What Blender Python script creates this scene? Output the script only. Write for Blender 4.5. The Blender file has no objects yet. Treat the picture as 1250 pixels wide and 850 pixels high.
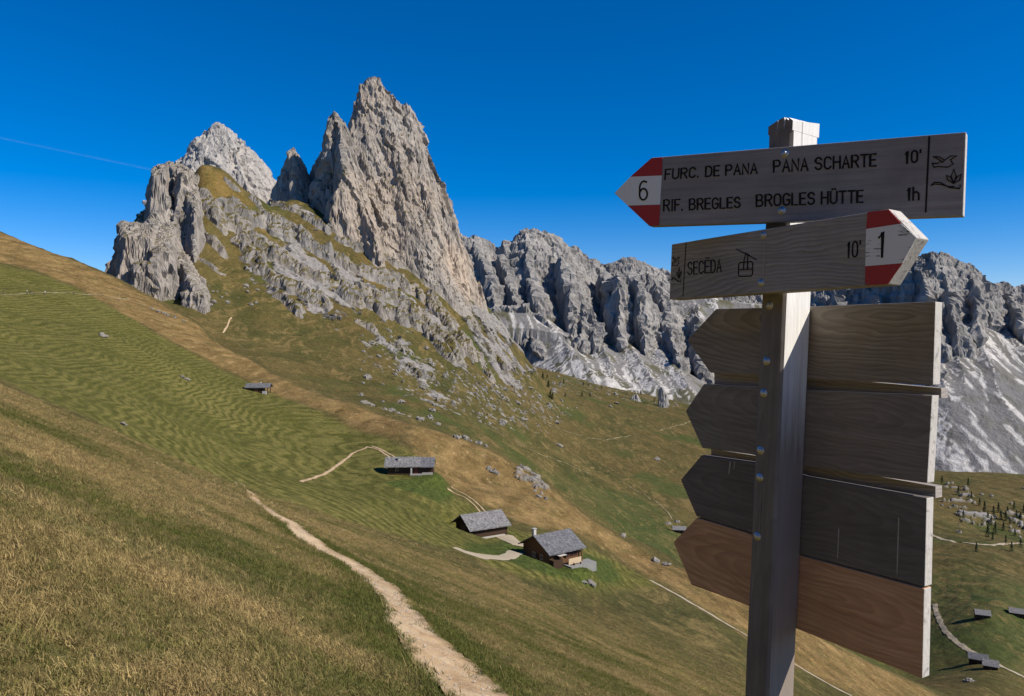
import bpy, bmesh, math, random
import numpy as np
from mathutils import Vector, Matrix
random.seed(7)
rng = np.random.default_rng(11)
scene = bpy.context.scene
COL = scene.collection
R = math.radians
# ------------------------------------------------------------------ camera, sky, sun, exposure
EYE = 1.7
FPX, CX, HY = 950.0, 625.0, 400.0        # focal length and horizon in photo pixels (1250 wide)
cam_d = bpy.data.cameras.new('camera')
cam = bpy.data.objects.new('camera', cam_d)
COL.objects.link(cam)
cam.location = (0, 0, EYE)
cam.rotation_euler = (R(90), 0, 0)
cam_d.sensor_width = 36.0
cam_d.lens = 36.0 * FPX / 1250.0
cam_d.shift_y = -25.0 / 1250.0
cam_d.clip_start = 0.05
cam_d.clip_end = 60000
scene.camera = cam

SUN_AZ = R(109.0)      # clockwise from +Y: to the right and a little behind the camera
SUN_EL = R(40.0)
SKY_STRENGTH = 0.090
SUN_STRENGTH = 5.0
world = bpy.data.worlds.new('World')
scene.world = world
world.use_nodes = True
wn = world.node_tree.nodes
wl = world.node_tree.links
wn.clear()
sky = wn.new('ShaderNodeTexSky')
sky.sky_type = 'NISHITA'
sky.sun_disc = False
sky.sun_elevation = SUN_EL
sky.sun_rotation = SUN_AZ
sky.altitude = 2450
sky.air_density = 1.0
sky.dust_density = 0.05
sky.ozone_density = 2.0
hsv = wn.new('ShaderNodeHueSaturation')
hsv.inputs['Hue'].default_value = 0.494
hsv.inputs['Saturation'].default_value = 1.62
hsv.inputs['Value'].default_value = 1.0
bg = wn.new('ShaderNodeBackground')
bg.inputs['Strength'].default_value = SKY_STRENGTH
wo = wn.new('ShaderNodeOutputWorld')
wl.new(sky.outputs[0], hsv.inputs['Color'])
tint = wn.new('ShaderNodeMix')
tint.data_type = 'RGBA'; tint.blend_type = 'MULTIPLY'
tint.inputs[0].default_value = 1.0
tint.inputs[7].default_value = (0.84, 0.89, 1.20, 1)
wl.new(hsv.outputs[0], tint.inputs[6])
wl.new(tint.outputs[2], bg.inputs['Color'])
wl.new(bg.outputs[0], wo.inputs['Surface'])

sun_d = bpy.data.lights.new('sun', 'SUN')
sun = bpy.data.objects.new('sun', sun_d)
COL.objects.link(sun)
sun_d.energy = SUN_STRENGTH
sun_d.angle = R(0.5)
sun_d.color = (1.0, 0.92, 0.79)
sdir = Vector((math.sin(SUN_AZ) * math.cos(SUN_EL), math.cos(SUN_AZ) * math.cos(SUN_EL), math.sin(SUN_EL)))
sun.rotation_euler = sdir.to_track_quat('Z', 'Y').to_euler()
sun.location = (40, -40, 60)
vs = scene.view_settings
vs.view_transform = 'Standard'
vs.look = 'None'
vs.exposure = 0.22
vs.gamma = 1.0
vs.use_curve_mapping = False

# ------------------------------------------------------------------ helpers: numbers
def P(px, py, Y):
    return np.array([Y * (px - CX) / FPX, Y, EYE + Y * (HY - py) / FPX])

def _hash(ix, iy, iz, seed):
    h = (ix.astype(np.uint32) * np.uint32(374761393) + iy.astype(np.uint32) * np.uint32(668265263)
         + iz.astype(np.uint32) * np.uint32(2147483647 // 3) + np.uint32((seed * 1274126177) & 0xffffffff))
    h = (h ^ (h >> np.uint32(13))) * np.uint32(1274126177)
    h = (h ^ (h >> np.uint32(16))) * np.uint32(2246822519)
    return h ^ (h >> np.uint32(15))

def perlin(x, y, z=None, seed=0):
    x = np.asarray(x, np.float32); y = np.asarray(y, np.float32)
    two = z is None
    z = np.zeros_like(x) if two else np.asarray(z, np.float32)
    x0 = np.floor(x); y0 = np.floor(y); z0 = np.floor(z)
    fx, fy, fz = x - x0, y - y0, z - z0
    ix, iy, iz = x0.astype(np.int64), y0.astype(np.int64), z0.astype(np.int64)
    sx = fx * fx * fx * (fx * (fx * 6 - 15) + 10)
    sy = fy * fy * fy * (fy * (fy * 6 - 15) + 10)
    sz = fz * fz * fz * (fz * (fz * 6 - 15) + 10)
    out = 0
    for dz in ((0,) if two else (0, 1)):
        wz = 1.0 if two else (sz if dz else 1 - sz)
        for dy in (0, 1):
            wy = sy if dy else 1 - sy
            for dx in (0, 1):
                wx = sx if dx else 1 - sx
                h = _hash(ix + dx, iy + dy, iz + dz, seed)
                a = (h & np.uint32(1023)).astype(np.float32) * np.float32(2 * math.pi / 1024)
                if two:
                    g = np.cos(a) * (fx - dx) + np.sin(a) * (fy - dy)
                else:
                    c = ((h >> np.uint32(10)) & np.uint32(1023)).astype(np.float32) / 511.5 - 1
                    s = np.sqrt(np.maximum(0, 1 - c * c))
                    g = s * np.cos(a) * (fx - dx) + s * np.sin(a) * (fy - dy) + c * (fz - dz)
                out = out + wx * wy * wz * g
    return out * 1.5

def fbm(x, y, z=None, lam=1.0, octs=4, gain=0.5, seed=0, ridged=False):
    tot = 0; amp = 1.0; norm = 0
    for k in range(octs):
        s = (2.03 ** k) / lam
        n = perlin(x * s + 13.7 * k, y * s - 7.1 * k, None if z is None else z * s + 3.3 * k, seed + k)
        if ridged:
            n = 1 - 2 * np.abs(n)
        tot = tot + amp * n; norm += amp; amp *= gain
    return tot / norm

def facets(x, y, z, lam=1.0, seed=0, tilt=0.65):
    """broken rock: every cell of a cellular pattern is one plane with its own tilt and offset"""
    px, py, pz = [np.asarray(v, np.float32) / np.float32(lam) for v in (x, y, z)]
    ix, iy, iz = [np.floor(v).astype(np.int64) for v in (px, py, pz)]
    best = np.full(px.shape, 9.0, np.float32); val = np.zeros(px.shape, np.float32)
    for dz in (-1, 0, 1):
        for dy in (-1, 0, 1):
            for dx in (-1, 0, 1):
                cx, cy, cz = ix + dx, iy + dy, iz + dz
                h = _hash(cx, cy, cz, seed)
                j = [((h >> np.uint32(k)) & np.uint32(1023)).astype(np.float32) / 1023 for k in (0, 10, 20)]
                ax, ay, az = px - cx - j[0], py - cy - j[1], pz - cz - j[2]
                d = ax * ax + ay * ay + az * az
                h2 = _hash(cx, cy, cz, seed + 501)
                t = [((h2 >> np.uint32(k)) & np.uint32(1023)).astype(np.float32) / 511.5 - 1 for k in (0, 10, 20)]
                o = ((h2 >> np.uint32(5)) & np.uint32(1023)).astype(np.float32) / 511.5 - 1
                m = d < best
                best = np.where(m, d, best)
                val = np.where(m, 0.55 * o + tilt * (t[0] * ax + t[1] * ay + t[2] * az), val)
    return val

def broken(x, y, z, lam, octs=4, gain=0.5, seed=0, stretch=0.45, warp=0.25):
    """several sizes of broken rock, the blocks drawn out upwards"""
    wx = x + lam * warp * fbm(x, y, z, lam=lam * 0.6, octs=3, seed=seed + 90)
    wy = y + lam * warp * fbm(x, y, z, lam=lam * 0.6, octs=3, seed=seed + 91)
    tot = 0; a = 1.0
    for k in range(octs):
        tot = tot + a * facets(wx, wy, z * (stretch + (0.75 - stretch) * k / max(1, octs - 1)), lam * 0.47 ** k, seed + k)
        a *= gain
    return tot

def smooth(a, b, x):
    t = np.clip((x - a) / (b - a), 0, 1)
    return t * t * (3 - 2 * t)

# ------------------------------------------------------------------ helpers: objects
def tag(o, label=None, cat=None, group=None, kind=None):
    if label: o['label'] = label
    if cat: o['category'] = cat
    if group: o['group'] = group
    if kind: o['kind'] = kind
    return o

def empty(name, loc=(0, 0, 0), rz=0.0, label=None, cat=None, group=None):
    o = bpy.data.objects.new(name, None)
    COL.objects.link(o)
    o.location = loc
    o.rotation_euler = (0, 0, rz)
    o.empty_display_size = 0.2
    return tag(o, label, cat, group)

def link(name, me, mats=(), parent=None):
    o = bpy.data.objects.new(name, me)
    COL.objects.link(o)
    for m in (mats if isinstance(mats, (list, tuple)) else [mats]):
        me.materials.append(m)
    if parent: o.parent = parent
    return o

def np_mesh(name, verts, quads, smooth_sh=True):
    me = bpy.data.meshes.new(name)
    v = np.asarray(verts, np.float32); q = np.asarray(quads, np.int32)
    n, k = q.shape
    me.vertices.add(len(v)); me.vertices.foreach_set('co', v.ravel())
    me.loops.add(n * k); me.loops.foreach_set('vertex_index', q.ravel())
    me.polygons.add(n)
    me.polygons.foreach_set('loop_start', np.arange(0, n * k, k, dtype=np.int32))
    me.polygons.foreach_set('loop_total', np.full(n, k, np.int32))
    me.polygons.foreach_set('use_smooth', np.full(n, smooth_sh, bool))
    me.update(calc_edges=True)
    return me

def vattr(me, name, cols):
    a = me.color_attributes.new(name, 'FLOAT_COLOR', 'POINT')
    c = np.ones((len(me.vertices), 4), np.float32)
    c[:, :cols.shape[1]] = cols
    a.data.foreach_set('color', c.ravel())

def grid_quads(nr, nc, keep=None):
    i = np.arange(nr * nc).reshape(nr, nc)
    q = np.stack([i[:-1, :-1], i[:-1, 1:], i[1:, 1:], i[1:, :-1]], -1).reshape(-1, 4)
    return q if keep is None else q[keep.ravel()]

# ------------------------------------------------------------------ helpers: materials
class NT:
    def __init__(s, name, rough=0.9, spec=0.2):
        s.m = bpy.data.materials.new(name); s.m.use_nodes = True
        s.t = s.m.node_tree; s.n = s.t.nodes
        s.b = s.n['Principled BSDF']
        s.b.inputs['Roughness'].default_value = rough
        s.b.inputs['Specular IOR Level'].default_value = spec
    def L(s, a, b): s.t.links.new(a, b)
    def geo(s): 
        return s.n.new('ShaderNodeNewGeometry').outputs['Position']
    def coord(s, which='Object'):
        return s.n.new('ShaderNodeTexCoord').outputs[which]
    def mapped(s, vec, scale=(1, 1, 1), rot=(0, 0, 0)):
        m = s.n.new('ShaderNodeMapping'); s.L(vec, m.inputs['Vector'])
        m.inputs['Scale'].default_value = scale; m.inputs['Rotation'].default_value = rot
        return m.outputs[0]
    def noise(s, vec, scale=1.0, detail=4, rough=0.55, dist=0.0, out='Fac'):
        n = s.n.new('ShaderNodeTexNoise'); s.L(vec, n.inputs['Vector'])
        n.inputs['Scale'].default_value = scale; n.inputs['Detail'].default_value = detail
        n.inputs['Roughness'].default_value = rough; n.inputs['Distortion'].default_value = dist
        return n.outputs[out]
    def voro(s, vec, scale=1.0, feature='F1', out='Distance', rnd=1.0):
        n = s.n.new('ShaderNodeTexVoronoi'); s.L(vec, n.inputs['Vector']); n.feature = feature
        n.inputs['Scale'].default_value = scale; n.inputs['Randomness'].default_value = rnd
        return n.outputs[out]
    def ramp(s, fac, stops, interp='LINEAR'):
        r = s.n.new('ShaderNodeValToRGB'); s.L(fac, r.inputs[0]); cr = r.color_ramp
        cr.interpolation = interp
        while len(cr.elements) < len(stops): cr.elements.new(0.5)
        for e, (p, c) in zip(cr.elements, stops):
            e.position = p
            e.color = (c, c, c, 1) if isinstance(c, (int, float)) else (*c, 1)
        return r.outputs[0]
    def mix(s, fac, a, b, mode='MIX'):
        m = s.n.new('ShaderNodeMix'); m.data_type = 'RGBA'; m.blend_type = mode
        for sock, val in ((m.inputs[0], fac), (m.inputs[6], a), (m.inputs[7], b)):
            if isinstance(val, (int, float)): sock.default_value = val if sock == m.inputs[0] else (val, val, val, 1)
            elif isinstance(val, tuple): sock.default_value = (*val, 1)
            else: s.L(val, sock)
        return m.outputs[2]
    def math(s, op, a, b=0.0, clamp=False):
        m = s.n.new('ShaderNodeMath'); m.operation = op; m.use_clamp = clamp
        for sock, val in ((m.inputs[0], a), (m.inputs[1], b)):
            if isinstance(val, (int, float)): sock.default_value = val
            else: s.L(val, sock)
        return m.outputs[0]
    def attr(s, name, typ='GEOMETRY'):
        a = s.n.new('ShaderNodeAttribute'); a.attribute_name = name; a.attribute_type = typ
        return a
    def sep(s, col):
        n = s.n.new('ShaderNodeSeparateColor'); s.L(col, n.inputs[0]); return n.outputs
    def sepxyz(s, v):
        n = s.n.new('ShaderNodeSeparateXYZ'); s.L(v, n.inputs[0]); return n.outputs
    def comb(s, x, y, z):
        n = s.n.new('ShaderNodeCombineXYZ')
        for sock, val in zip(n.inputs, (x, y, z)):
            if isinstance(val, (int, float)): sock.default_value = val
            else: s.L(val, sock)
        return n.outputs[0]
    def color(s, c):
        if isinstance(c, tuple): s.b.inputs['Base Color'].default_value = (*c, 1)
        else: s.L(c, s.b.inputs['Base Color'])
    def bump(s, h, strength=0.5, dist=0.1, prev=None):
        b = s.n.new('ShaderNodeBump'); s.L(h, b.inputs['Height'])
        b.inputs['Strength'].default_value = strength; b.inputs['Distance'].default_value = dist
        if prev is not None: s.L(prev, b.inputs['Normal'])
        s.L(b.outputs[0], s.b.inputs['Normal'])
        return b.outputs[0]
# ------------------------------------------------------------------ the mountainside: control heights
PB, PC = -0.44, -0.33                     # the slope right at the camera: falls to the right and ahead
CTRL = {
 -280: [(40, 372), (60, 385), (100, 378), (140, 360), (220, 305), (330, 240), (430, 190), (490, 175), (600, 205), (800, 300), (1500, 400), (4200, 430)],
 -120: [(42, 420), (60, 432), (100, 428), (140, 410), (220, 360), (330, 298), (430, 245), (490, 233), (600, 262), (800, 345), (1500, 420), (4200, 435)],
 0: [(45, 470), (62, 482), (90, 487), (120, 474), (150, 458), (200, 425), (260, 386), (330, 350), (420, 302), (480, 284), (540, 296), (650, 340), (850, 390), (1500, 430), (4200, 440)],
 130: [(45, 526), (62, 540), (90, 538), (120, 522), (150, 502), (200, 465), (270, 420), (340, 385), (420, 352), (490, 335), (540, 343), (620, 368), (800, 410), (1500, 430), (4200, 440)],
 200: [(47, 557), (62, 569), (90, 567), (120, 549), (150, 528), (200, 495), (270, 450), (350, 412), (420, 385), (465, 373), (520, 380), (600, 376), (700, 355), (800, 330), (900, 330), (1200, 380), (1800, 420), (4200, 440)],
 240: [(49, 575), (62, 586), (90, 585), (120, 566), (150, 545), (200, 512), (270, 470), (350, 430), (420, 404), (450, 396), (500, 403), (580, 396), (660, 370), (720, 338), (780, 305), (840, 262), (885, 225), (912, 206), (940, 216), (1000, 250), (1300, 340), (1800, 410), (4200, 440)],
 280: [(52, 592), (64, 601), (90, 601), (120, 583), (150, 563), (200, 530), (260, 492), (330, 455), (400, 429), (440, 433), (500, 428), (560, 420), (640, 398), (720, 366), (780, 333), (840, 294), (890, 250), (926, 216), (965, 224), (1050, 260), (1300, 340), (1800, 410), (4200, 440)],
 320: [(54, 607), (64, 613), (90, 612), (120, 594), (150, 572), (200, 540), (270, 497), (330, 465), (370, 447), (400, 450), (460, 450), (540, 438), (640, 412), (730, 374), (800, 340), (860, 302), (910, 270), (955, 247), (1000, 252), (1080, 268), (1300, 345), (1800, 410)],
 353: [(56, 622), (66, 626), (100, 614), (150, 582), (190, 558), (240, 525), (300, 487), (340, 465), (380, 469), (430, 469), (520, 456), (620, 432), (710, 400), (790, 362), (860, 325), (920, 290), (980, 264), (1040, 246), (1090, 250), (1300, 350), (1800, 410)],
 430: [(40, 668), (56, 655), (66, 652), (85, 645), (110, 630), (150, 600), (190, 574), (230, 546), (270, 516), (310, 492), (350, 497), (420, 494), (500, 485), (600, 463), (700, 432), (800, 395), (900, 352), (980, 315), (1050, 285), (1110, 272), (1160, 280), (1400, 370), (1800, 410)],
 510: [(40, 703), (56, 692), (80, 680), (110, 660), (135, 638), (155, 618), (182, 588), (215, 563), (240, 543), (270, 521), (310, 526), (370, 524), (450, 513), (560, 497), (700, 470), (820, 436), (940, 395), (1020, 362), (1100, 330), (1170, 308), (1230, 318), (1450, 390), (1800, 420)],
 560: [(40, 725), (58, 710), (80, 697), (110, 678), (135, 656), (157, 640), (182, 614), (215, 590), (250, 563), (295, 533), (330, 540), (400, 538), (500, 527), (620, 507), (760, 477), (900, 440), (1020, 405), (1120, 372), (1200, 350), (1260, 355), (1500, 410), (1900, 430)],
 600: [(40, 742), (60, 727), (85, 710), (110, 695), (140, 665), (157, 652), (178, 632), (205, 608), (250, 580), (300, 549), (330, 556), (420, 553), (550, 541), (700, 517), (850, 487), (1000, 452), (1120, 420), (1220, 395), (1300, 380), (1360, 388), (1600, 425), (2000, 440)],
 668: [(40, 772), (62, 755), (88, 737), (112, 715), (130, 688), (140, 679), (165, 662), (200, 635), (240, 610), (280, 590), (320, 600), (450, 602), (600, 578), (800, 545), (1000, 512), (1200, 490), (1500, 472), (1800, 462), (2200, 452), (2800, 446), (3600, 440)],
 713: [(40, 793), (65, 775), (90, 757), (118, 732), (140, 705), (155, 692), (180, 672), (220, 645), (255, 627), (300, 640), (450, 630), (640, 600), (880, 560), (1150, 520), (1500, 490), (1900, 472), (2400, 458), (3600, 440)],
 760: [(40, 813), (62, 800), (90, 776), (120, 748), (150, 722), (180, 698), (212, 675), (240, 653), (290, 668), (450, 657), (650, 616), (900, 572), (1200, 532), (1600, 499), (2000, 479), (2500, 466), (3600, 440)],
 805: [(42, 833), (66, 813), (100, 783), (135, 750), (168, 722), (190, 705), (214, 688), (242, 670), (290, 690), (430, 680), (620, 636), (870, 588), (1200, 543), (1600, 508), (2000, 487), (2500, 473), (3600, 448)],
 850: [(42, 853), (70, 826), (110, 790), (150, 752), (185, 722), (218, 699), (260, 713), (400, 705), (600, 652), (850, 602), (1200, 553), (1600, 517), (2000, 496), (2500, 480), (3600, 455)],
 1000: [(42, 922), (80, 890), (130, 845), (170, 805), (205, 776), (250, 792), (400, 788), (550, 722), (800, 655), (1200, 594), (1700, 557), (2300, 530), (3000, 505), (3800, 480)],
 1120: [(42, 975), (80, 940), (140, 890), (180, 855), (215, 833), (260, 852), (400, 825), (520, 758), (780, 668), (1000, 630), (1400, 590), (1800, 568), (2300, 552), (3000, 520)],
 1200: [(40, 1006), (80, 975), (150, 912), (200, 872), (240, 868), (350, 832), (480, 752), (640, 695), (800, 662), (960, 650), (1050, 628), (1200, 606), (1500, 583), (2000, 563), (2500, 552), (3200, 520)],
 1300: [(40, 1050), (80, 1015), (150, 955), (200, 915), (240, 905), (350, 862), (480, 775), (640, 712), (800, 680), (960, 664), (1050, 640), (1200, 615), (1500, 590), (2000, 566), (2500, 556), (3200, 530)],
 1480: [(40, 1130), (80, 1085), (150, 1030), (240, 975), (350, 905), (480, 815), (800, 705), (1200, 630), (2000, 580), (2500, 565), (3400, 540)],
}
US = 2.0
_c, _w = [], []
for px, lst in CTRL.items():
    u = (px - CX) / FPX
    for Y, py in lst:
        _c.append((u * US, math.log(Y))); _w.append((HY - py) / FPX + 1.7 / Y)
    for Y in (0.5, 1.2, 3, 7, 14, 22, 30):
        if Y < lst[0][0] * 0.85:
            _c.append((u * US, math.log(Y))); _w.append(PB * u + PC)
    if lst[-1][0] < 4300:
        for Y in (4300,):
            _c.append((u * US, math.log(Y))); _w.append((HY - 430) / FPX)
    _c.append((u * US, math.log(9000))); _w.append(-0.03)
for u in (-1.35, 1.35):
    for Y in (0.5, 3, 14, 40):
        _c.append((u * US, math.log(Y))); _w.append(PB * u + PC)
_c = np.array(_c); _w = np.array(_w)
def _tps_k(r2):
    return 0.5 * r2 * np.log(np.maximum(r2, 1e-12))
_n = len(_c)
_K = _tps_k(((_c[:, None, :] - _c[None]) ** 2).sum(-1)) + np.eye(_n) * 2e-5
_A = np.zeros((_n + 3, _n + 3)); _A[:_n, :_n] = _K
_A[:_n, _n] = 1; _A[:_n, _n + 1:] = _c; _A[_n, :_n] = 1; _A[_n + 1:, :_n] = _c.T
_sol = np.linalg.solve(_A, np.concatenate([_w, np.zeros(3)]))
_sw = _sol[:_n].astype(np.float32)
_cf = _c.astype(np.float32)
def Wraw(u, L):
    """slope height per metre of distance, at u = x / y and L = log(y)"""
    u = np.asarray(u, np.float32); L = np.asarray(L, np.float32)
    sh = u.shape; uu = u.ravel() * np.float32(US); ll = L.ravel()
    out = np.empty(uu.shape, np.float32)
    for s in range(0, len(uu), 200000):
        a, b = uu[s:s + 200000], ll[s:s + 200000]
        acc = (_sol[_n] + _sol[_n + 1] * a + _sol[_n + 2] * b).astype(np.float64)
        for k in range(_n):
            r2 = (a - _cf[k, 0]) ** 2 + (b - _cf[k, 1]) ** 2
            acc += _sw[k] * (0.5 * r2 * np.log(r2 + 1e-12))
        out[s:s + 200000] = acc
    return out.reshape(sh)
# the spline is read through a fine table (cubic between its nodes)
_U0, _U1, _NU = -1.5, 1.5, 301
_L0, _L1, _NL = math.log(0.4), math.log(9000), 640
_gu, _gl = np.meshgrid(np.linspace(_U0, _U1, _NU), np.linspace(_L0, _L1, _NL))
_TAB = Wraw(_gu, _gl)
def W(u, L):
    fu = np.clip((np.asarray(u, np.float64) - _U0) / (_U1 - _U0) * (_NU - 1), 1, _NU - 2.001)
    fl = np.clip((np.asarray(L, np.float64) - _L0) / (_L1 - _L0) * (_NL - 1), 1, _NL - 2.001)
    iu = fu.astype(int); il = fl.astype(int)
    tu = fu - iu; tl = fl - il
    def wts(t):
        return (((-t + 2) * t - 1) * t / 2, ((3 * t - 5) * t * t + 2) / 2, ((-3 * t + 4) * t + 1) * t / 2, (t - 1) * t * t / 2)
    wu, wl_ = wts(tu), wts(tl)
    out = 0
    for j in range(4):
        jl = np.clip(il + j - 1, 0, _NL - 1)
        row = 0
        for i in range(4):
            row = row + wu[i] * _TAB[jl, np.clip(iu + i - 1, 0, _NU - 1)]
        out = out + wl_[j] * row
    return out
def rough(x, y):
    """small knolls and hollows of the slopes"""
    z = 0.10 * perlin(x / 3.1, y / 3.1, seed=3) + 0.05 * perlin(x / 1.2, y / 1.2, seed=4) + 0.22 * perlin(x / 11, y / 11, seed=5)
    far = smooth(60, 200, y)
    z = z + far * 0.5 * perlin(x / 26, y / 26, seed=6)
    vf = smooth(240, 520, y)
    z = z + vf * (0.7 * fbm(x, y, lam=13, octs=3, seed=7, ridged=True) + 2.6 * fbm(x, y, lam=75, octs=4, seed=8) + 1.2 * fbm(x, y, lam=30, octs=3, seed=9, ridged=True))
    return z
def H0(x, y):
    x = np.asarray(x, np.float64); y = np.asarray(y, np.float64)
    ys = np.maximum(y, 0.42)
    return y * W(np.clip(x / ys, -1.45, 1.45), np.log(ys)) + rough(x, y)
# level ground dug into the slope for the huts: centre, radius, height above the slope there
PADS = [(-6.2, 155.9, 6.0, -0.2), (7.6, 139.6, 6.2, -0.3), (-24.8, 191.5, 7.0, -0.2)]
_PZ = [float(H0(np.array([a]), np.array([b]))[0]) + d for a, b, r, d in PADS]
def H(x, y):
    z = H0(x, y)
    for (a, b, r, d), z0 in zip(PADS, _PZ):
        w = 1 - smooth(r * 0.75, r * 1.6, np.hypot(np.asarray(x) - a, np.asarray(y) - b))
        z = z * (1 - w) + z0 * w
    return z
def hit(px, py, ymin=2.0, ymax=4000):
    """where the line of sight through a photo pixel first meets the ground"""
    u = (px - CX) / FPX; v = (HY - py) / FPX
    Y = np.exp(np.linspace(math.log(ymin), math.log(ymax), 3000))
    d = H(u * Y, Y) - (EYE + Y * v)
    k = np.argmax(d >= 0) if (d >= 0).any() else int(np.argmax(d))
    return np.array([u * Y[k], Y[k], float(H(u * Y[k], Y[k]))])
def poly_hits(pts, ymin, ymax=4000):
    return np.array([hit(a, b, ymin, ymax)[:2] for a, b in pts])
def sdf(x, y, poly):
    """signed distance to a polygon on the map, in metres (negative inside)"""
    d = np.full(x.shape, 1e18); ins = np.zeros(x.shape, bool)
    n = len(poly)
    for i in range(n):
        ax, ay = poly[i]; bx, by = poly[(i + 1) % n]
        ex, ey = bx - ax, by - ay
        wx, wy = x - ax, y - ay
        t = np.clip((wx * ex + wy * ey) / (ex * ex + ey * ey + 1e-9), 0, 1)
        d = np.minimum(d, (wx - ex * t) ** 2 + (wy - ey * t) ** 2)
        c = ((ay > y) != (by > y)) & (x < ex * (y - ay) / (ey if abs(ey) > 1e-9 else 1e-9) + ax)
        ins ^= c
    d = np.sqrt(d)
    return np.where(ins, -d, d)
def line_dist(x, y, line):
    d = np.full(x.shape, 1e18)
    for (ax, ay), (bx, by) in zip(line[:-1], line[1:]):
        ex, ey = bx - ax, by - ay
        t = np.clip(((x - ax) * ex + (y - ay) * ey) / (ex * ex + ey * ey + 1e-9), 0, 1)
        d = np.minimum(d, np.hypot(x - ax - ex * t, y - ay - ey * t))
    return d

# ------------------------------------------------------------------ where the fields, bands and outcrops lie (map outlines)
Z_BAND = poly_hits([(-40, 262), (0, 284), (56, 306), (127, 334), (198, 373), (247, 401), (282, 429), (353, 466), (420, 491), (470, 509), (510, 521),
                    (490, 540), (455, 527), (420, 513), (380, 497), (330, 477), (260, 442), (200, 410), (150, 382), (115, 362), (60, 336), (0, 320), (-40, 310)], 100, 520)
Z_BAND2 = poly_hits([(505, 522), (560, 536), (600, 550), (640, 575), (668, 592), (713, 629), (758, 654), (795, 684), (830, 694), (900, 725), (1000, 778), (1120, 838), (1180, 880),
                     (1040, 850), (940, 795), (860, 745), (800, 708), (765, 690), (735, 668), (700, 650), (650, 645), (625, 640), (600, 622), (560, 598), (535, 585), (530, 570), (490, 548)], 100, 330)
Z_MOWN = poly_hits([(-40, 318), (0, 322), (60, 338), (115, 364), (200, 412), (260, 444), (330, 479), (420, 515), (485, 542), (532, 572), (540, 588), (590, 625), (640, 650), (720, 668),
                    (765, 692), (800, 712), (770, 720), (700, 715), (640, 705), (560, 672), (470, 650), (410, 634), (350, 612), (310, 600), (200, 553), (100, 508), (0, 463), (-40, 440)], 85, 470)
Z_LAWN = [poly_hits(p, 100, 300) for p in (
    [(470, 588), (500, 586), (535, 578), (545, 592), (555, 605), (540, 615), (500, 600), (480, 594)],
    [(620, 660), (660, 668), (715, 676), (745, 684), (758, 700), (752, 714), (720, 716), (680, 706), (640, 694), (622, 685), (600, 676), (560, 672), (572, 662), (600, 664)])]
Z_VALLEY = poly_hits([(625, 562), (660, 572), (720, 592), (780, 605), (830, 640), (850, 660), (850, 690), (800, 680), (750, 645), (710, 620), (668, 585)], 330, 1200)
Z_RIGHT = poly_hits([(1130, 700), (1180, 690), (1260, 720), (1330, 740), (1330, 850), (1180, 830), (1120, 800)], 300, 1200)
Z_BANDS = poly_hits([(240, 245), (262, 258), (296, 263), (326, 278), (355, 290), (392, 312), (447, 338), (483, 346), (520, 369), (554, 408), (575, 451), (595, 480),
                     (563, 455), (545, 435), (514, 407), (471, 389), (434, 366), (422, 384), (401, 399), (361, 376), (330, 362), (302, 318), (285, 283), (238, 262)], 540)
Z_BANDS2 = poly_hits([(430, 390), (470, 396), (510, 425), (530, 450), (560, 470), (570, 500), (540, 510), (500, 470), (470, 450), (440, 430)], 540)
Z_FOOT = poly_hits([(330, 245), (352, 258), (392, 285), (425, 300), (470, 320), (520, 345), (560, 372), (590, 405), (610, 440), (640, 470), (650, 440), (625, 400), (600, 365), (580, 330), (520, 300), (440, 265), (400, 245), (350, 236)], 700)
Z_FOOT2 = poly_hits([(560, 385), (600, 400), (625, 425), (640, 470), (628, 480), (600, 455), (585, 430)], 700)
Z_SPECK = poly_hits([(455, 400), (520, 430), (560, 455), (600, 460), (640, 470), (690, 490), (690, 520), (640, 520), (600, 520), (540, 500), (490, 470), (440, 440)], 450)
Z_PASS = poly_hits([(600, 442), (650, 455), (700, 452), (760, 458), (850, 462), (850, 498), (800, 497), (740, 482), (690, 478), (650, 472)], 900)
Z_OUT = poly_hits([(628, 578), (645, 574), (665, 588), (672, 600), (655, 606), (640, 592)], 200, 330)
Z_OUTR = poly_hits([(1160, 590), (1180, 600), (1215, 625), (1250, 615), (1300, 620), (1300, 650), (1230, 655), (1185, 645), (1150, 625)], 700)
Z_UPPER = poly_hits([(225, 203), (270, 214), (330, 262), (400, 305), (450, 333), (520, 360), (560, 390), (540, 388), (483, 350), (447, 342), (392, 316), (326, 282), (262, 262), (235, 245)], 700)
def zone(x, y, poly, soft=3.0, wob=4.0, lam=18.0, seed=0):
    d = sdf(x, y, poly) + wob * fbm(x, y, lam=lam, octs=4, seed=20 + seed)
    return 1 - smooth(-soft, soft, d)
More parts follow.
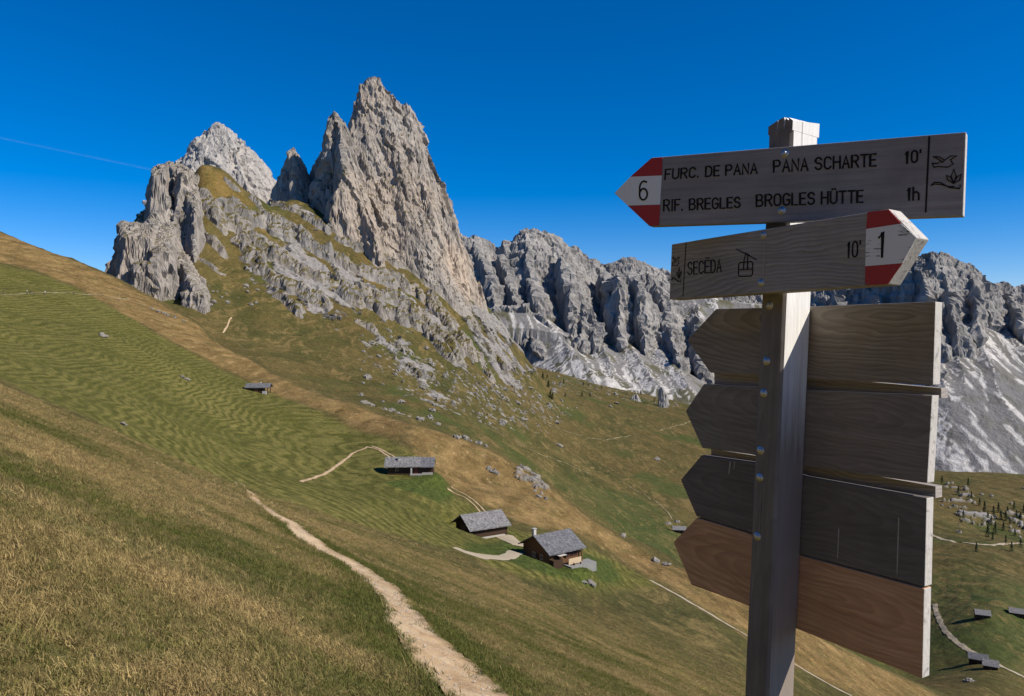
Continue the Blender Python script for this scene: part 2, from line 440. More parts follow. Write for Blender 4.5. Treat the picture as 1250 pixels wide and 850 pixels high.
def masks(x, y):
    """A: dry, mown, lush, rock   B: speckle, upper alp, valley"""
    A = np.zeros((x.size, 4), np.float32); B = np.zeros((x.size, 4), np.float32)
    def put(M, k, sel, poly, **kw):
        if sel.any():
            M[sel, k] = np.maximum(M[sel, k], zone(x[sel], y[sel], poly, **kw))
    mid = (y > 70) & (y < 560); far = y > 480
    put(A, 0, mid, Z_BAND, soft=3, wob=5, lam=22, seed=1)
    put(A, 0, mid, Z_BAND2, soft=4, wob=7, lam=24, seed=2)
    put(A, 1, mid, Z_MOWN, soft=3, wob=3, lam=20, seed=3)
    for k, z in enumerate(Z_LAWN): put(A, 2, mid, z, soft=1.5, wob=1.5, lam=7, seed=4 + k)
    put(B, 2, y > 280, Z_VALLEY, soft=25, wob=30, lam=90, seed=6)
    put(B, 2, y > 280, Z_RIGHT, soft=25, wob=30, lam=90, seed=7)
    for k, (z, wb, lm, thr) in enumerate(((Z_BANDS, 22, 26, 0.20), (Z_BANDS2, 26, 26, 0.34), (Z_FOOT, 24, 30, 0.32), (Z_FOOT2, 16, 24, 0.2), (Z_OUTR, 40, 30, 0.3))):
        m = np.zeros(x.size, np.float32)
        if far.any():
            d = sdf(x[far], y[far], z)
            n = fbm(x[far], y[far], lam=lm, octs=5, gain=0.6, seed=40 + k)
            m[far] = smooth(0.0, 0.07, n - thr - d / (wb * 2.2) * 0.55)
        A[:, 3] = np.maximum(A[:, 3], m)
    if mid.any():
        d = sdf(x[mid], y[mid], Z_OUT)
        A[mid, 3] = np.maximum(A[mid, 3], smooth(-0.05, 0.12, fbm(x[mid], y[mid], lam=5, octs=4, seed=50) - 0.32 - d / 14))
    put(B, 0, y > 400, Z_SPECK, soft=20, wob=25, lam=50, seed=9)
    put(B, 0, y > 800, Z_PASS, soft=40, wob=60, lam=120, seed=10)
    put(B, 1, far, Z_UPPER, soft=8, wob=8, lam=40, seed=11)
    return A, B
def relief(x, y, rock):
    """crags where the rock comes through"""
    n = fbm(x, y, lam=34, octs=5, gain=0.55, seed=60, ridged=True)
    t = fbm(x, y, lam=14, octs=3, gain=0.55, seed=66)
    sc = np.where(y > 500, 0.35, 0.10)
    return rock * sc * (7.0 + 9.0 * n + 4.0 * t)

# ------------------------------------------------------------------ ground material shared by all the slopes
def ground_material():
    m = NT('alpine_ground', 0.95, 0.1)
    pos = m.geo()
    A = m.sep(m.attr('zoneA').outputs['Color']); rockA = m.attr('zoneA').outputs['Alpha']
    Bc = m.sep(m.attr('zoneB').outputs['Color'])
    dry, mown, lush = A[0], A[1], A[2]
    speck, upper, valley = Bc[0], Bc[1], Bc[2]
    near = m.attr('zoneB').outputs['Alpha']          # 1 in the unmown pasture round the path
    xyz = m.sepxyz(pos)
    big = m.noise(pos, 0.012, 5, 0.6); medium = m.noise(pos, 0.09, 5, 0.65); fine = m.noise(pos, 0.7, 5, 0.7); tiny = m.noise(pos, 4.5, 4, 0.7)
    # far alp: dull olive with brown drifts
    down = m.mapped(pos, (0.03, 0.012, 0.0), (0, 0, R(-38)))
    drift = m.noise(down, 1.0, 6, 0.65, 0.6)
    base = m.mix(m.ramp(drift, [(0.38, 0.0), (0.62, 1.0)]), (0.047, 0.048, 0.014), (0.112, 0.084, 0.029))
    base = m.mix(m.ramp(medium, [(0.35, 0.0), (0.7, 0.6)]), base, (0.070, 0.064, 0.019))
    base = m.mix(upper, base, m.mix(m.ramp(drift, [(0.35, 0), (0.6, 1)]), (0.085, 0.068, 0.018), (0.18, 0.118, 0.038)))
    base = m.mix(m.math('MULTIPLY', valley, 0.9), base, m.mix(m.ramp(drift, [(0.4, 0), (0.65, 1)]), (0.045, 0.064, 0.015), (0.092, 0.086, 0.028)))
    lines = m.noise(m.mapped(pos, (0.075, 0.022, 0.05), (0, 0, R(-52))), 1.0, 6, 0.72, 1.2)
    base = m.mix(m.ramp(lines, [(0.52, 0), (0.60, 0.6), (0.66, 0.6), (0.74, 0.1)]), base, (0.185, 0.132, 0.052))
    base = m.mix(m.ramp(m.noise(pos, 0.007, 4, 0.6), [(0.45, 0), (0.62, 0.38)]), base, (0.115, 0.076, 0.028))
    base = m.mix(m.ramp(m.noise(m.mapped(pos, (1, 0.5, 1), (0, 0, R(-40)))  , 0.011, 4, 0.6), [(0.55, 0), (0.64, 0.8)]), base, (0.052, 0.066, 0.016))
    # hay meadow: swaths raked along the contours
    zz = m.math('ADD', m.math('MULTIPLY', xyz[2], 1.0), m.math('MULTIPLY', m.noise(pos, 0.03, 3, 0.5), 6.0))
    zz = m.math('ADD', zz, m.math('MULTIPLY', m.noise(pos, 0.2, 2, 0.5), 0.5))
    sw = m.math('ADD', m.math('MULTIPLY', m.math('SINE', m.math('MULTIPLY', zz, 6.6)), 0.5), 0.5)
    sw = m.math('MULTIPLY', sw, m.ramp(m.noise(pos, 0.03, 3), [(0.34, 0.3), (0.55, 1.0)]))
    sw = m.ramp(sw, [(0.12, 0.0), (0.55, 0.75), (0.9, 1.0)])
    mow = m.mix(sw, (0.078, 0.077, 0.016), (0.146, 0.128, 0.035))
    mow = m.mix(m.ramp(big, [(0.42, 0.0), (0.62, 0.5)]), mow, (0.066, 0.068, 0.015))
    mow = m.mix(m.ramp(m.noise(pos, 0.14, 4, 0.6), [(0.48, 0.0), (0.72, 0.6)]), mow, (0.17, 0.145, 0.045))
    c = m.mix(mown, base, mow)
    # dry uncut grass on the edge of the terrace
    dr = m.mix(m.ramp(m.noise(m.mapped(pos, (0.16, 0.05, 0.1), (0, 0, R(-35))), 1.0, 5, 0.65), [(0.36, 0), (0.66, 1)]), (0.125, 0.078, 0.026), (0.285, 0.185, 0.075))
    dr = m.mix(m.ramp(fine, [(0.42, 0), (0.7, 0.75)]), dr, (0.115, 0.085, 0.03))
    dr = m.mix(m.ramp(m.noise(pos, 0.11, 5, 0.7), [(0.52, 0), (0.68, 0.8)]), dr, (0.088, 0.078, 0.024))
    dr = m.mix(m.ramp(m.noise(m.mapped(pos, (0.5, 0.12, 0.3), (0, 0, R(-35))), 1.0, 4, 0.7), [(0.58, 0), (0.72, 0.7)]), dr, (0.36, 0.25, 0.12))
    c = m.mix(dry, c, dr)
    c = m.mix(lush, c, m.mix(fine, (0.040, 0.060, 0.011), (0.072, 0.084, 0.019)))
    # pasture round the path
    pa = m.mix(m.ramp(m.noise(pos, 0.16, 6, 0.65), [(0.36, 0), (0.60, 1)]), (0.068, 0.066, 0.020), (0.21, 0.145, 0.055))
    pa = m.mix(m.ramp(fine, [(0.42, 0), (0.7, 0.7)]), pa, (0.10, 0.092, 0.03))
    pa = m.mix(m.ramp(tiny, [(0.45, 0), (0.75, 0.75)]), pa, (0.038, 0.036, 0.014))
    pa = m.mix(m.math('MULTIPLY', m.ramp(m.noise(m.mapped(pos, (0.5, 0.07, 0.2), (0, 0, R(-62))), 1.0, 5, 0.7), [(0.48, 0), (0.64, 0.8)]), m.ramp(m.math('MULTIPLY', xyz[1], 0.01), [(0.45, 0), (0.7, 1)])), pa, (0.225, 0.185, 0.055))
    c = m.mix(near, c, pa)
    # mottling at blade and tussock size
    c = m.mix(0.55, c, m.mix(m.ramp(fine, [(0.3, 0), (0.7, 1)]), 0.22, 0.78), 'OVERLAY')
    c = m.mix(m.math('SUBTRACT', 0.8, m.math('MULTIPLY', near, 0.6)), c, m.mix(m.ramp(m.noise(pos, 1.7, 4, 0.8), [(0.36, 0), (0.64, 1)]), 0.22, 0.78), 'OVERLAY')
    c = m.mix(0.35, c, m.mix(m.ramp(tiny, [(0.3, 0), (0.7, 1)]), 0.35, 0.65), 'OVERLAY')
    md2 = m.noise(m.mapped(pos, (0.30, 0.16, 0.3), (0, 0, R(-35))), 1.0, 6, 0.75)
    c = m.mix(m.math('SUBTRACT', m.math('SUBTRACT', 0.75, m.math('MULTIPLY', near, 0.45)), m.math('MULTIPLY', mown, 0.5)), c, m.mix(m.ramp(md2, [(0.3, 0), (0.7, 1)]), 0.28, 0.72), 'OVERLAY')
    # stones lying on the slopes
    v1 = m.voro(pos, 0.055); v2 = m.voro(pos, 0.14); gate = m.noise(pos, 0.02, 3)
    st = m.math('MAXIMUM', m.ramp(v1, [(0.16, 1), (0.24, 0)]), m.ramp(v2, [(0.18, 1), (0.27, 0)]))
    st = m.math('MULTIPLY', st, m.ramp(m.math('ADD', gate, m.math('MULTIPLY', speck, 0.16)), [(0.60, 0), (0.66, 1)]))
    st = m.math('MULTIPLY', st, m.ramp(speck, [(0.0, 0.0), (0.25, 1)]))
    # rock
    streak = m.noise(m.mapped(pos, (0.13, 0.13, 0.035)), 1.0, 7, 0.75)
    rk = m.ramp(streak, [(0.3, (0.12, 0.112, 0.106)), (0.5, (0.25, 0.23, 0.212)), (0.72, (0.38, 0.345, 0.31))])
    rk = m.mix(m.ramp(medium, [(0.4, 0), (0.65, 0.5)]), rk, (0.22, 0.215, 0.215))
    c = m.mix(m.math('MAXIMUM', rockA, st), c, rk)
    m.color(c)
    hgt = m.math('ADD', m.math('MULTIPLY', fine, 0.8), m.math('MULTIPLY', tiny, 0.3))
    hgt = m.math('ADD', hgt, m.math('MULTIPLY', m.math('MULTIPLY', streak, rockA), 6.0))
    hgt = m.math('ADD', hgt, m.math('MULTIPLY', m.math('MULTIPLY', sw, mown), 0.7))
    m.bump(hgt, 0.55, 0.5)
    return m.m
MAT_GROUND = ground_material()

def pasture(x, y):
    """1 on the uncut grass round the camera and the path, fading out beyond the first brow"""
    d = np.minimum(sdf(x, y, Z_MOWN), sdf(x, y, Z_BAND2)) if x.size else x
    return (1 - smooth(58, 105, y + 10 * fbm(x, y, lam=25, octs=3, seed=77)))

EDGE = [(286, 588, 291), (289.5, 593, 299), (304, 608.6, 315), (327.7, 627.7, 338.8), (345, 640, 364), (361, 656, 385), (385, 672, 405.5), (416.6, 688, 439), (440.5, 707, 467.5), (462.7, 729, 496), (470.7, 746, 507),
        (467.5, 757, 518), (483, 777, 536), (499, 802, 566), (515, 821.5, 591), (540.6, 847, 617), (575, 880, 655), (640, 940, 735)]
PATH_L = np.array([hit(a, y, 3)[:2] for a, y, b in EDGE]); PATH_R = np.array([hit(b, y, 3)[:2] for a, y, b in EDGE])
PATH_MAP = np.concatenate([PATH_L, PATH_R[::-1]])
def build_ground():
    uc = np.concatenate([np.linspace(-1.4, -0.80, 40, endpoint=False), np.linspace(-0.80, 0.80, 900), np.linspace(0.80, 1.4, 41)[1:]])
    rows = np.concatenate([np.exp(np.linspace(math.log(0.45), math.log(3), 50, endpoint=False)), np.exp(np.linspace(math.log(3), math.log(60), 380, endpoint=False)),
                           np.exp(np.linspace(math.log(60), math.log(560), 560, endpoint=False)), np.exp(np.linspace(math.log(560), math.log(2600), 330, endpoint=False)),
                           np.exp(np.linspace(math.log(2600), math.log(8500), 50))])
    U, Y = np.meshgrid(uc, rows)
    X = U * Y
    x, y = X.ravel(), Y.ravel()
    z = H(x, y)
    A, B = masks(x, y)
    B[:, 3] = 1 - smooth(58, 105, y + 10 * fbm(x, y, lam=25, octs=3, seed=77))
    z = z + relief(x, y, A[:, 3])
    nr = y < 75
    z[nr] -= 0.10 * (1 - smooth(-0.25, 0.1, sdf(x[nr], y[nr], PATH_MAP)))          # the worn line of the path
    inside = sdf(x, y, np.array(MASSIF_RECT))                   # the crags have a finer sheet of their own
    z = z - 9 * smooth(12, 50, -inside) * (inside < 0)
    me = np_mesh('ground', np.stack([x, y, z], 1), grid_quads(len(rows), len(uc)))
    vattr(me, 'zoneA', A); vattr(me, 'zoneB', B)
    tag(link('ground', me, MAT_GROUND), kind='structure')
    # the same slope behind the camera
    gx, gy = np.meshgrid(np.linspace(-60, 60, 61), np.linspace(-60, 12, 37))
    gz = PB * gx + PC * gy - 0.35
    me = np_mesh('ground', np.stack([gx.ravel(), gy.ravel(), gz.ravel()], 1), grid_quads(37, 61))
    A = np.zeros((gx.size, 4), np.float32); B = np.zeros((gx.size, 4), np.float32); B[:, 3] = 1
    vattr(me, 'zoneA', A); vattr(me, 'zoneB', B)
    tag(link('ground', me, MAT_GROUND), kind='structure')
MASSIF_RECT = [(-560, 545), (44, 545), (60, 800), (60, 1330), (-560, 1330)]
build_ground()
# ------------------------------------------------------------------ rock: a skeleton of ridges and aretes with falling flanks
class Skeleton:
    """each ridge is a 3-D polyline; its flanks fall at their own gradients to the left, right, front and back"""
    def __init__(s): s.seg = []; s.blk = []
    def block(s, verts, side=7.0):
        """a flat-faced block: its plan corners run round it, each with the pixel row of its top there"""
        q = np.array([P(a, t, Y) for a, Y, t in verts])
        A = np.stack([q[:, 0], q[:, 1], np.ones(len(q))], 1)
        co = np.linalg.lstsq(A, q[:, 2], rcond=None)[0]
        c = q[:, :2].mean(0); edges = []
        for a, b in zip(q, np.roll(q, -1, 0)):
            n = np.array([b[1] - a[1], a[0] - b[0]]); n /= np.linalg.norm(n)
            if n @ (c - a[:2]) > 0: n = -n
            edges.append((n, n @ a[:2]))
        s.blk.append((co, edges, side))
    def ridge(s, pts, L=3.0, Rr=2.0, F=3.0, B=2.0, reach=400):
        q = [P(*p) for p in pts]
        for a, b in zip(q[:-1], q[1:]): s.seg.append((a, b, L, Rr, F, B, reach))
    def height(s, x, y, soft=0.0):
        z = np.full(x.shape, -1e9)
        for a, b, L, Rr, F, B, reach in s.seg:
            m = (x > min(a[0], b[0]) - reach) & (x < max(a[0], b[0]) + reach) & (y > min(a[1], b[1]) - reach) & (y < max(a[1], b[1]) + reach)
            if not m.any(): continue
            xx, yy = x[m], y[m]
            ex, ey = b[0] - a[0], b[1] - a[1]
            t = np.clip(((xx - a[0]) * ex + (yy - a[1]) * ey) / (ex * ex + ey * ey + 1e-9), 0, 1)
            dx, dy = xx - a[0] - ex * t, yy - a[1] - ey * t
            d = np.hypot(dx, dy) + 1e-6
            nx, ny = dx / d, dy / d
            sl = np.where(nx < 0, L, Rr) * nx * nx + np.where(ny < 0, F, B) * ny * ny
            zz = a[2] + (b[2] - a[2]) * t - sl * d
            if soft:
                hi, lo = np.maximum(z[m], zz), np.minimum(z[m], zz)
                z[m] = hi + soft * np.log1p(np.exp(np.maximum((lo - hi) / soft, -40)))
            else:
                z[m] = np.maximum(z[m], zz)
        for co, edges, side in s.blk:
            d = np.max([n[0] * x + n[1] * y - k for n, k in edges], axis=0)
            z = np.maximum(z, co[0] * x + co[1] * y + co[2] - side * np.maximum(d, 0))
        return z

def crag_mesh(name, x0, x1, y0, y1, step, skel, base, warp, amp, lam, seed, mat, flute=(1, 1, 0.35), clip=8.0, shear=0.0, ledge=0.25, extra=None, gain=0.55, octs=6, bgain=0.6):
    nx, ny = int((x1 - x0) / step) + 1, int((y1 - y0) / step) + 1
    X, Y = np.meshgrid(np.linspace(x0, x1, nx), np.linspace(y0, y1, ny))
    x, y = X.ravel(), Y.ravel()
    # domain warp so that no edge stays straight
    wx = x + warp * fbm(x, y, lam=lam * 1.6, octs=4, seed=seed)
    wy = y + warp * fbm(x, y, lam=lam * 1.6, octs=4, seed=seed + 7)
    zs = skel.height(wx, wy)
    zb = base(x, y)
    k = zs - zb                                               # how far the rock stands proud of the slope
    rock = smooth(-2, 6, k)
    z = np.maximum(zs, zb - 3.0)
    Z = z.reshape(ny, nx)
    gy, gx = np.gradient(Z, (y1 - y0) / (ny - 1), (x1 - x0) / (nx - 1))
    nl = np.sqrt(gx * gx + gy * gy + 1)
    N = np.stack([-gx / nl, -gy / nl, 1 / nl], -1).reshape(-1, 3)
    p = np.stack([x, y, z], 1)
    # crags: ridged noise stretched down the walls, plus ledges
    xs = x + shear * z
    r1 = fbm(xs * flute[0], y * flute[1], z * flute[2], lam=lam * 1.3, octs=5, gain=0.5, seed=seed + 20, ridged=True)
    br = broken(xs, y, z, lam, 4, 0.52, seed + 30, flute[2])
    led = fbm(x * 0.25 + z * 0.25, y * 0.25, z * 1.1, lam=lam * 0.5, octs=4, gain=0.6, seed=seed + 40, ridged=True)
    fade = smooth(-4, lam * 0.5, k)
    d = amp * fade * (0.5 * r1 + 1.0 * br + ledge * led - 0.15)
    p = p + N * d[:, None]
    keep = (k.reshape(ny, nx) > -clip)
    kq = keep[:-1, :-1] | keep[:-1, 1:] | keep[1:, 1:] | keep[1:, :-1]
    q = grid_quads(ny, nx, kq)
    used = np.unique(q); remap = np.full(nx * ny, -1, np.int64); remap[used] = np.arange(len(used))
    me = np_mesh(name, p[used], remap[q], smooth_sh=False)
    steep = 1 - N[:, 2]
    A = np.stack([steep, rock, fade, (0.5 + 0.5 * r1)], 1)[used]
    if extra is not None: A[:, 0:3] = extra(x, y, z, N, k)[used]
    vattr(me, 'crag', A)
    return tag(link(name, me, mat), kind='structure')

def rock_material(name, lo, midc, hi, warm, s=1.0, grass=True, gth=0.86, scar=None):
    m = NT(name, 0.92, 0.15)
    pos = m.geo(); nrm = m.n.new('ShaderNodeNewGeometry').outputs['Normal']
    up = m.sepxyz(nrm)[2]
    a = m.sep(m.attr('crag').outputs['Color'])
    n1 = m.noise(m.mapped(pos, (0.05 * s, 0.05 * s, 0.012 * s)), 1.0, 7, 0.65, 0.5)
    n2 = m.noise(m.mapped(pos, (0.22 * s, 0.22 * s, 0.05 * s)), 1.0, 6, 0.7)
    n3 = m.noise(m.mapped(pos, (0.02 * s, 0.02 * s, 0.12 * s)), 1.0, 5, 0.6, 1.0)
    n4 = m.noise(pos, 0.008 * s, 4, 0.5)
    c = m.ramp(n1, [(0.28, lo), (0.5, midc), (0.72, hi)])
    c = m.mix(m.ramp(n4, [(0.45, 0), (0.65, 0.7)]), c, warm)
    stn = m.noise(m.mapped(pos, (0.07 * s, 0.07 * s, 0.009 * s)), 1.0, 5, 0.6)
    c = m.mix(m.ramp(stn, [(0.52, 0), (0.66, 0.6)]), c, tuple(v * 0.62 for v in lo))
    c = m.mix(m.ramp(n2, [(0.55, 0), (0.75, 0.75)]), c, tuple(v * 0.55 for v in lo))
    c = m.mix(m.ramp(n2, [(0.25, 0.55), (0.42, 0)]), c, hi)
    c = m.mix(m.ramp(n3, [(0.55, 0), (0.72, 0.4)]), c, tuple(v * 0.8 for v in lo))
    if scar:                                          # fresh, warm rock where slabs have come away
        dv = m.n.new('ShaderNodeVectorMath'); dv.operation = 'DISTANCE'; m.L(pos, dv.inputs[0]); dv.inputs[1].default_value = scar[0]
        k = m.math('ADD', m.math('DIVIDE', dv.outputs['Value'], scar[1]), m.math('MULTIPLY', n1, 0.9))
        c = m.mix(m.ramp(m.math('MULTIPLY', k, 0.5), [(0.42, 0.85), (0.66, 0)]), c, m.mix(n2, (0.40, 0.31, 0.235), (0.60, 0.49, 0.385)))
    if grass:
        g = m.math('MULTIPLY', m.ramp(m.math('ADD', up, m.math('MULTIPLY', m.noise(pos, 0.09 * s, 4, 0.6), 0.5)), [(gth, 0), (gth + 0.12, 1)]), a[2 if grass == 'mask' else 1])
        gc = m.mix(m.noise(pos, 0.06 * s, 4), (0.075, 0.07, 0.022), (0.14, 0.105, 0.035))
        c = m.mix(g, c, gc)
    m.color(c)
    h = m.math('ADD', n2, m.math('MULTIPLY', m.noise(m.mapped(pos, (0.7 * s, 0.7 * s, 0.25 * s)), 1.0, 5, 0.7), 0.6))
    m.bump(h, 0.7, 2.5 / s)
    return m.m
MAT_PEAK = rock_material('peak_rock', (0.19, 0.17, 0.152), (0.315, 0.282, 0.25), (0.43, 0.388, 0.34), (0.41, 0.335, 0.265), scar=(tuple(P(562, 335, 1150)), 80.0))
MAT_BAND = rock_material('band_rock', (0.135, 0.126, 0.118), (0.245, 0.226, 0.208), (0.37, 0.34, 0.305), (0.32, 0.27, 0.22), 1.2, gth=0.64)
MAT_PALE = rock_material('pale_peak_rock', (0.27, 0.255, 0.24), (0.39, 0.368, 0.345), (0.49, 0.46, 0.425), (0.42, 0.38, 0.34), 0.9, grass=False)

# ---- the grassy flank with its rock bands (a finer sheet of the same slope)
def massif_base(x, y):
    return H(x, y)
def build_flank():
    x0, x1, y0, y1, st = -560, 60, 545, 1330, 1.55
    nx, ny = int((x1 - x0) / st) + 1, int((y1 - y0) / st) + 1
    X, Y = np.meshgrid(np.linspace(x0, x1, nx), np.linspace(y0, y1, ny))
    keep = (X / Y > -0.60) & (X / Y < 0.085)
    x, y = X.ravel(), Y.ravel()
    kf = keep.ravel()
    z = np.full(x.shape, -500.0); z[kf] = H(x[kf], y[kf])
    A = np.zeros((x.size, 4), np.float32); B = np.zeros((x.size, 4), np.float32)
    A[kf], B[kf] = masks(x[kf], y[kf])
    edge = smooth(0, 30, np.minimum(np.minimum(x - x0, x1 - x), np.minimum(y - y0, y1 - y)))
    Z = z.reshape(ny, nx)
    gy, gx = np.gradient(Z, st, st)
    nl = np.sqrt(gx * gx + gy * gy + 1)
    N = np.stack([-gx / nl, -gy / nl, 0.6 / nl], -1).reshape(-1, 3)
    rk = A[:, 3]
    n = fbm(x, y, z * 0.5, lam=30, octs=6, gain=0.58, seed=60, ridged=True)
    t = fbm(x * 1.2, y * 1.2, z * 0.5, lam=11, octs=4, gain=0.6, seed=66)
    led = fbm(x * 0.3, y * 0.3, z * 1.4, lam=16, octs=3, seed=68, ridged=True)
    br = np.zeros(x.shape); sel = rk > 0.01
    br[sel] = broken(x[sel], y[sel], z[sel], 24.0, 4, 0.55, 70, 0.55)
    d = rk * (0.8 + 1.2 * n + 4.2 * br + 0.8 * led)
    # a scatter of stones and hummocks under the bands
    hum = B[:, 0] * np.maximum(0, fbm(x, y, lam=9, octs=3, seed=81) - 0.28) * 12
    p = np.stack([x, y, z], 1) + N * (d * edge)[:, None]
    p[:, 2] += hum * edge - 2.5 * (1 - edge)
    q = grid_quads(ny, nx, keep[:-1, :-1] & keep[1:, 1:])
    used = np.unique(q); remap = np.full(nx * ny, -1, np.int64); remap[used] = np.arange(len(used))
    A[:, 3] = np.clip(np.maximum(rk, smooth(1.0, 2.2, hum)), 0, 1)
    me = np_mesh('mountainside', p[used], remap[q])
    me.polygons.foreach_set('use_smooth', (rk[q].max(1) < 0.3))
    vattr(me, 'zoneA', A[used]); vattr(me, 'zoneB', B[used])
    tag(link('mountainside', me, MAT_GROUND), kind='structure')
build_flank()

# ---- the diagonal cliff bands and ledges across the flank
sk = Skeleton()
def band(pts, up, F=2.6, L=0.5, B=0.30, ymin=540, brk=0.35, seed=0):
    """a cliff whose brow follows a line on the slope and stands a few metres proud of it, broken into pieces"""
    r = random.Random(seed)
    line = []
    for (a, b), (c, d) in zip(pts[:-1], pts[1:]):
        n = max(1, int(math.hypot(c - a, d - b) / 7))
        for i in range(n): line.append((a + (c - a) * i / n + r.uniform(-1.5, 1.5), b + (d - b) * i / n + r.uniform(-2.5, 2.5)))
    q = []
    for a, b in line:
        h = hit(a, b, ymin)
        q.append(h + np.array([0, 0, up * r.uniform(0.55, 1.2)]))
    for a, b in zip(q[:-1], q[1:]):
        if r.random() > brk * 0.5 and abs(a[1] - b[1]) < 60: sk.seg.append((a, b, L, F, F * r.uniform(0.8, 1.3), B, 90))
band([(240, 243), (262, 258), (296, 263), (326, 278), (355, 290), (392, 312), (447, 338), (483, 346), (520, 369), (554, 408), (575, 440)], 17, seed=1, brk=0.04)
band([(262, 268), (285, 276), (310, 292), (335, 315), (370, 333), (410, 349), (445, 360), (480, 370), (515, 390), (545, 418), (565, 447)], 13, seed=2, brk=0.1)
band([(296, 300), (322, 335), (345, 352), (372, 364), (400, 376)], 13, seed=3, brk=0.1)
band([(415, 362), (436, 372), (471, 385), (514, 404), (540, 428), (556, 450)], 13, seed=4, brk=0.08)
band([(330, 352), (350, 372), (372, 392)], 8, seed=5, brk=0.4)
band([(236, 285), (252, 292), (266, 302), (276, 318)], 7, seed=6, brk=0.4)
band([(246, 318), (262, 330), (280, 340)], 5, seed=16, brk=0.5)
band([(440, 398), (462, 410), (484, 420), (500, 436)], 7, seed=7, brk=0.5)
band([(478, 440), (500, 452), (522, 470)], 6, seed=8, brk=0.6)
band([(345, 250), (375, 268), (405, 290), (440, 306), (470, 318), (505, 335), (530, 352), (560, 380), (585, 405)], 8, seed=9, brk=0.45, ymin=700)
band([(570, 395), (590, 418), (605, 440), (622, 462)], 11, seed=11, brk=0.3, ymin=700)
band([(560, 410), (578, 430), (592, 452), (606, 470)], 9, seed=12, brk=0.3, ymin=700)
# crags on the grass shoulder
band([(224, 206), (232, 214), (242, 222), (250, 232)], 9, seed=13, brk=0.3, ymin=700)
band([(262, 212), (276, 222), (288, 232)], 5, seed=14, brk=0.5, ymin=700)
band([(300, 240), (318, 256), (334, 268)], 6, seed=15, brk=0.5, ymin=700)
crag_mesh('cliff_bands', -410, 20, 600, 1240, 1.35, sk, massif_base, 4, 3.2, 15, 160, MAT_BAND, flute=(1, 1, 0.4), clip=1.5)

# ---- the towers
sk = Skeleton()
# main tower: skyline from left foot over the summit and down the long right edge
sk.ridge([(431, 165, 1128), (434, 140, 1132), (438, 120, 1135), (445, 103, 1138), (455, 96, 1140), (463, 101, 1143), (472, 108, 1147), (484, 121, 1152), (491, 128, 1155), (500, 128, 1160), (508, 140, 1166),
          (516, 162, 1172), (527, 186, 1180), (538, 214, 1190), (547, 240, 1200), (556, 268, 1210), (566, 296, 1222), (577, 330, 1235), (588, 358, 1248), (600, 390, 1262)], L=3.2, Rr=5, F=3.1, B=2.2)
# buttresses of the main face
sk.ridge([(452, 112, 1136), (448, 160, 1118), (452, 215, 1095), (450, 262, 1072)], L=4.0, Rr=2.2, F=4, B=1.2)
sk.ridge([(474, 125, 1146), (482, 180, 1122), (492, 240, 1100), (500, 300, 1082)], L=2.6, Rr=2.2, F=4, B=1.2)
sk.ridge([(500, 132, 1160), (513, 190, 1142), (525, 250, 1122), (535, 320, 1105)], L=3.2, Rr=3.4, F=4, B=1.2)
sk.ridge([(530, 205, 1182), (545, 265, 1160), (562, 330, 1140), (572, 375, 1140)], L=3.0, Rr=4.5, F=4, B=1.2)
# the dark spire in front of its left side: a blade whose long wall looks away from the sun
sk.ridge([(409, 137, 1084), (404, 152, 1098), (399, 170, 1116), (391, 190, 1136), (385, 206, 1152), (380, 232, 1172)], L=9, Rr=4, F=10, B=2.0)
sk.ridge([(409, 137, 1084), (415, 152, 1070), (418, 178, 1052), (421, 205, 1032), (414, 224, 1020), (406, 240, 1014)], L=9, Rr=2.8, F=7, B=1.0)
sk.ridge([(409, 138, 1084), (419, 156, 1092), (427, 168, 1100), (434, 182, 1110)], L=4, Rr=3.0, F=4.0, B=2.0)
sk.ridge([(398, 252, 1030), (408, 238, 1034), (425, 232, 1040), (440, 252, 1030), (456, 286, 1012)], L=9, Rr=3, F=4.5, B=1.0)
# small tower between
sk.ridge([(344, 205, 1112), (349, 192, 1114), (354, 182, 1116), (358, 180, 1116), (364, 188, 1118), (372, 200, 1121), (379, 214, 1124), (386, 238, 1128)], L=3.6, Rr=3.2, F=3.4, B=2.2)
sk.ridge([(357, 181, 1116), (360, 205, 1095), (358, 245, 1066)], L=8, Rr=2.0, F=5, B=1.0)
sk.ridge([(370, 200, 1120), (375, 225, 1096), (374, 257, 1070)], L=6, Rr=2.4, F=4, B=1.0)
sk.ridge([(340, 240, 1096), (352, 232, 1094), (366, 240, 1090), (385, 262, 1086), (400, 285, 1080)], L=3.0, Rr=2.6, F=3.2, B=1.2)
# broken rock along the foot of the towers
sk.ridge([(330, 240, 1080), (345, 250, 1072), (372, 262, 1070), (395, 280, 1066)], L=2, Rr=2.4, F=2.6, B=1.0)
sk.ridge([(452, 282, 1062), (480, 300, 1072), (510, 318, 1090), (545, 345, 1110)], L=1.6, Rr=4, F=2.8, B=1.0)
sk.ridge([(548, 345, 1118), (570, 368, 1140), (590, 392, 1165), (604, 412, 1185)], L=1.6, Rr=5, F=3.4, B=1.0)
crag_mesh('mountain', -360, 90, 1000, 1345, 1.1, sk, massif_base, 3.5, 6.2, 25, 100, MAT_PEAK, flute=(1, 1, 0.2), shear=0.36)

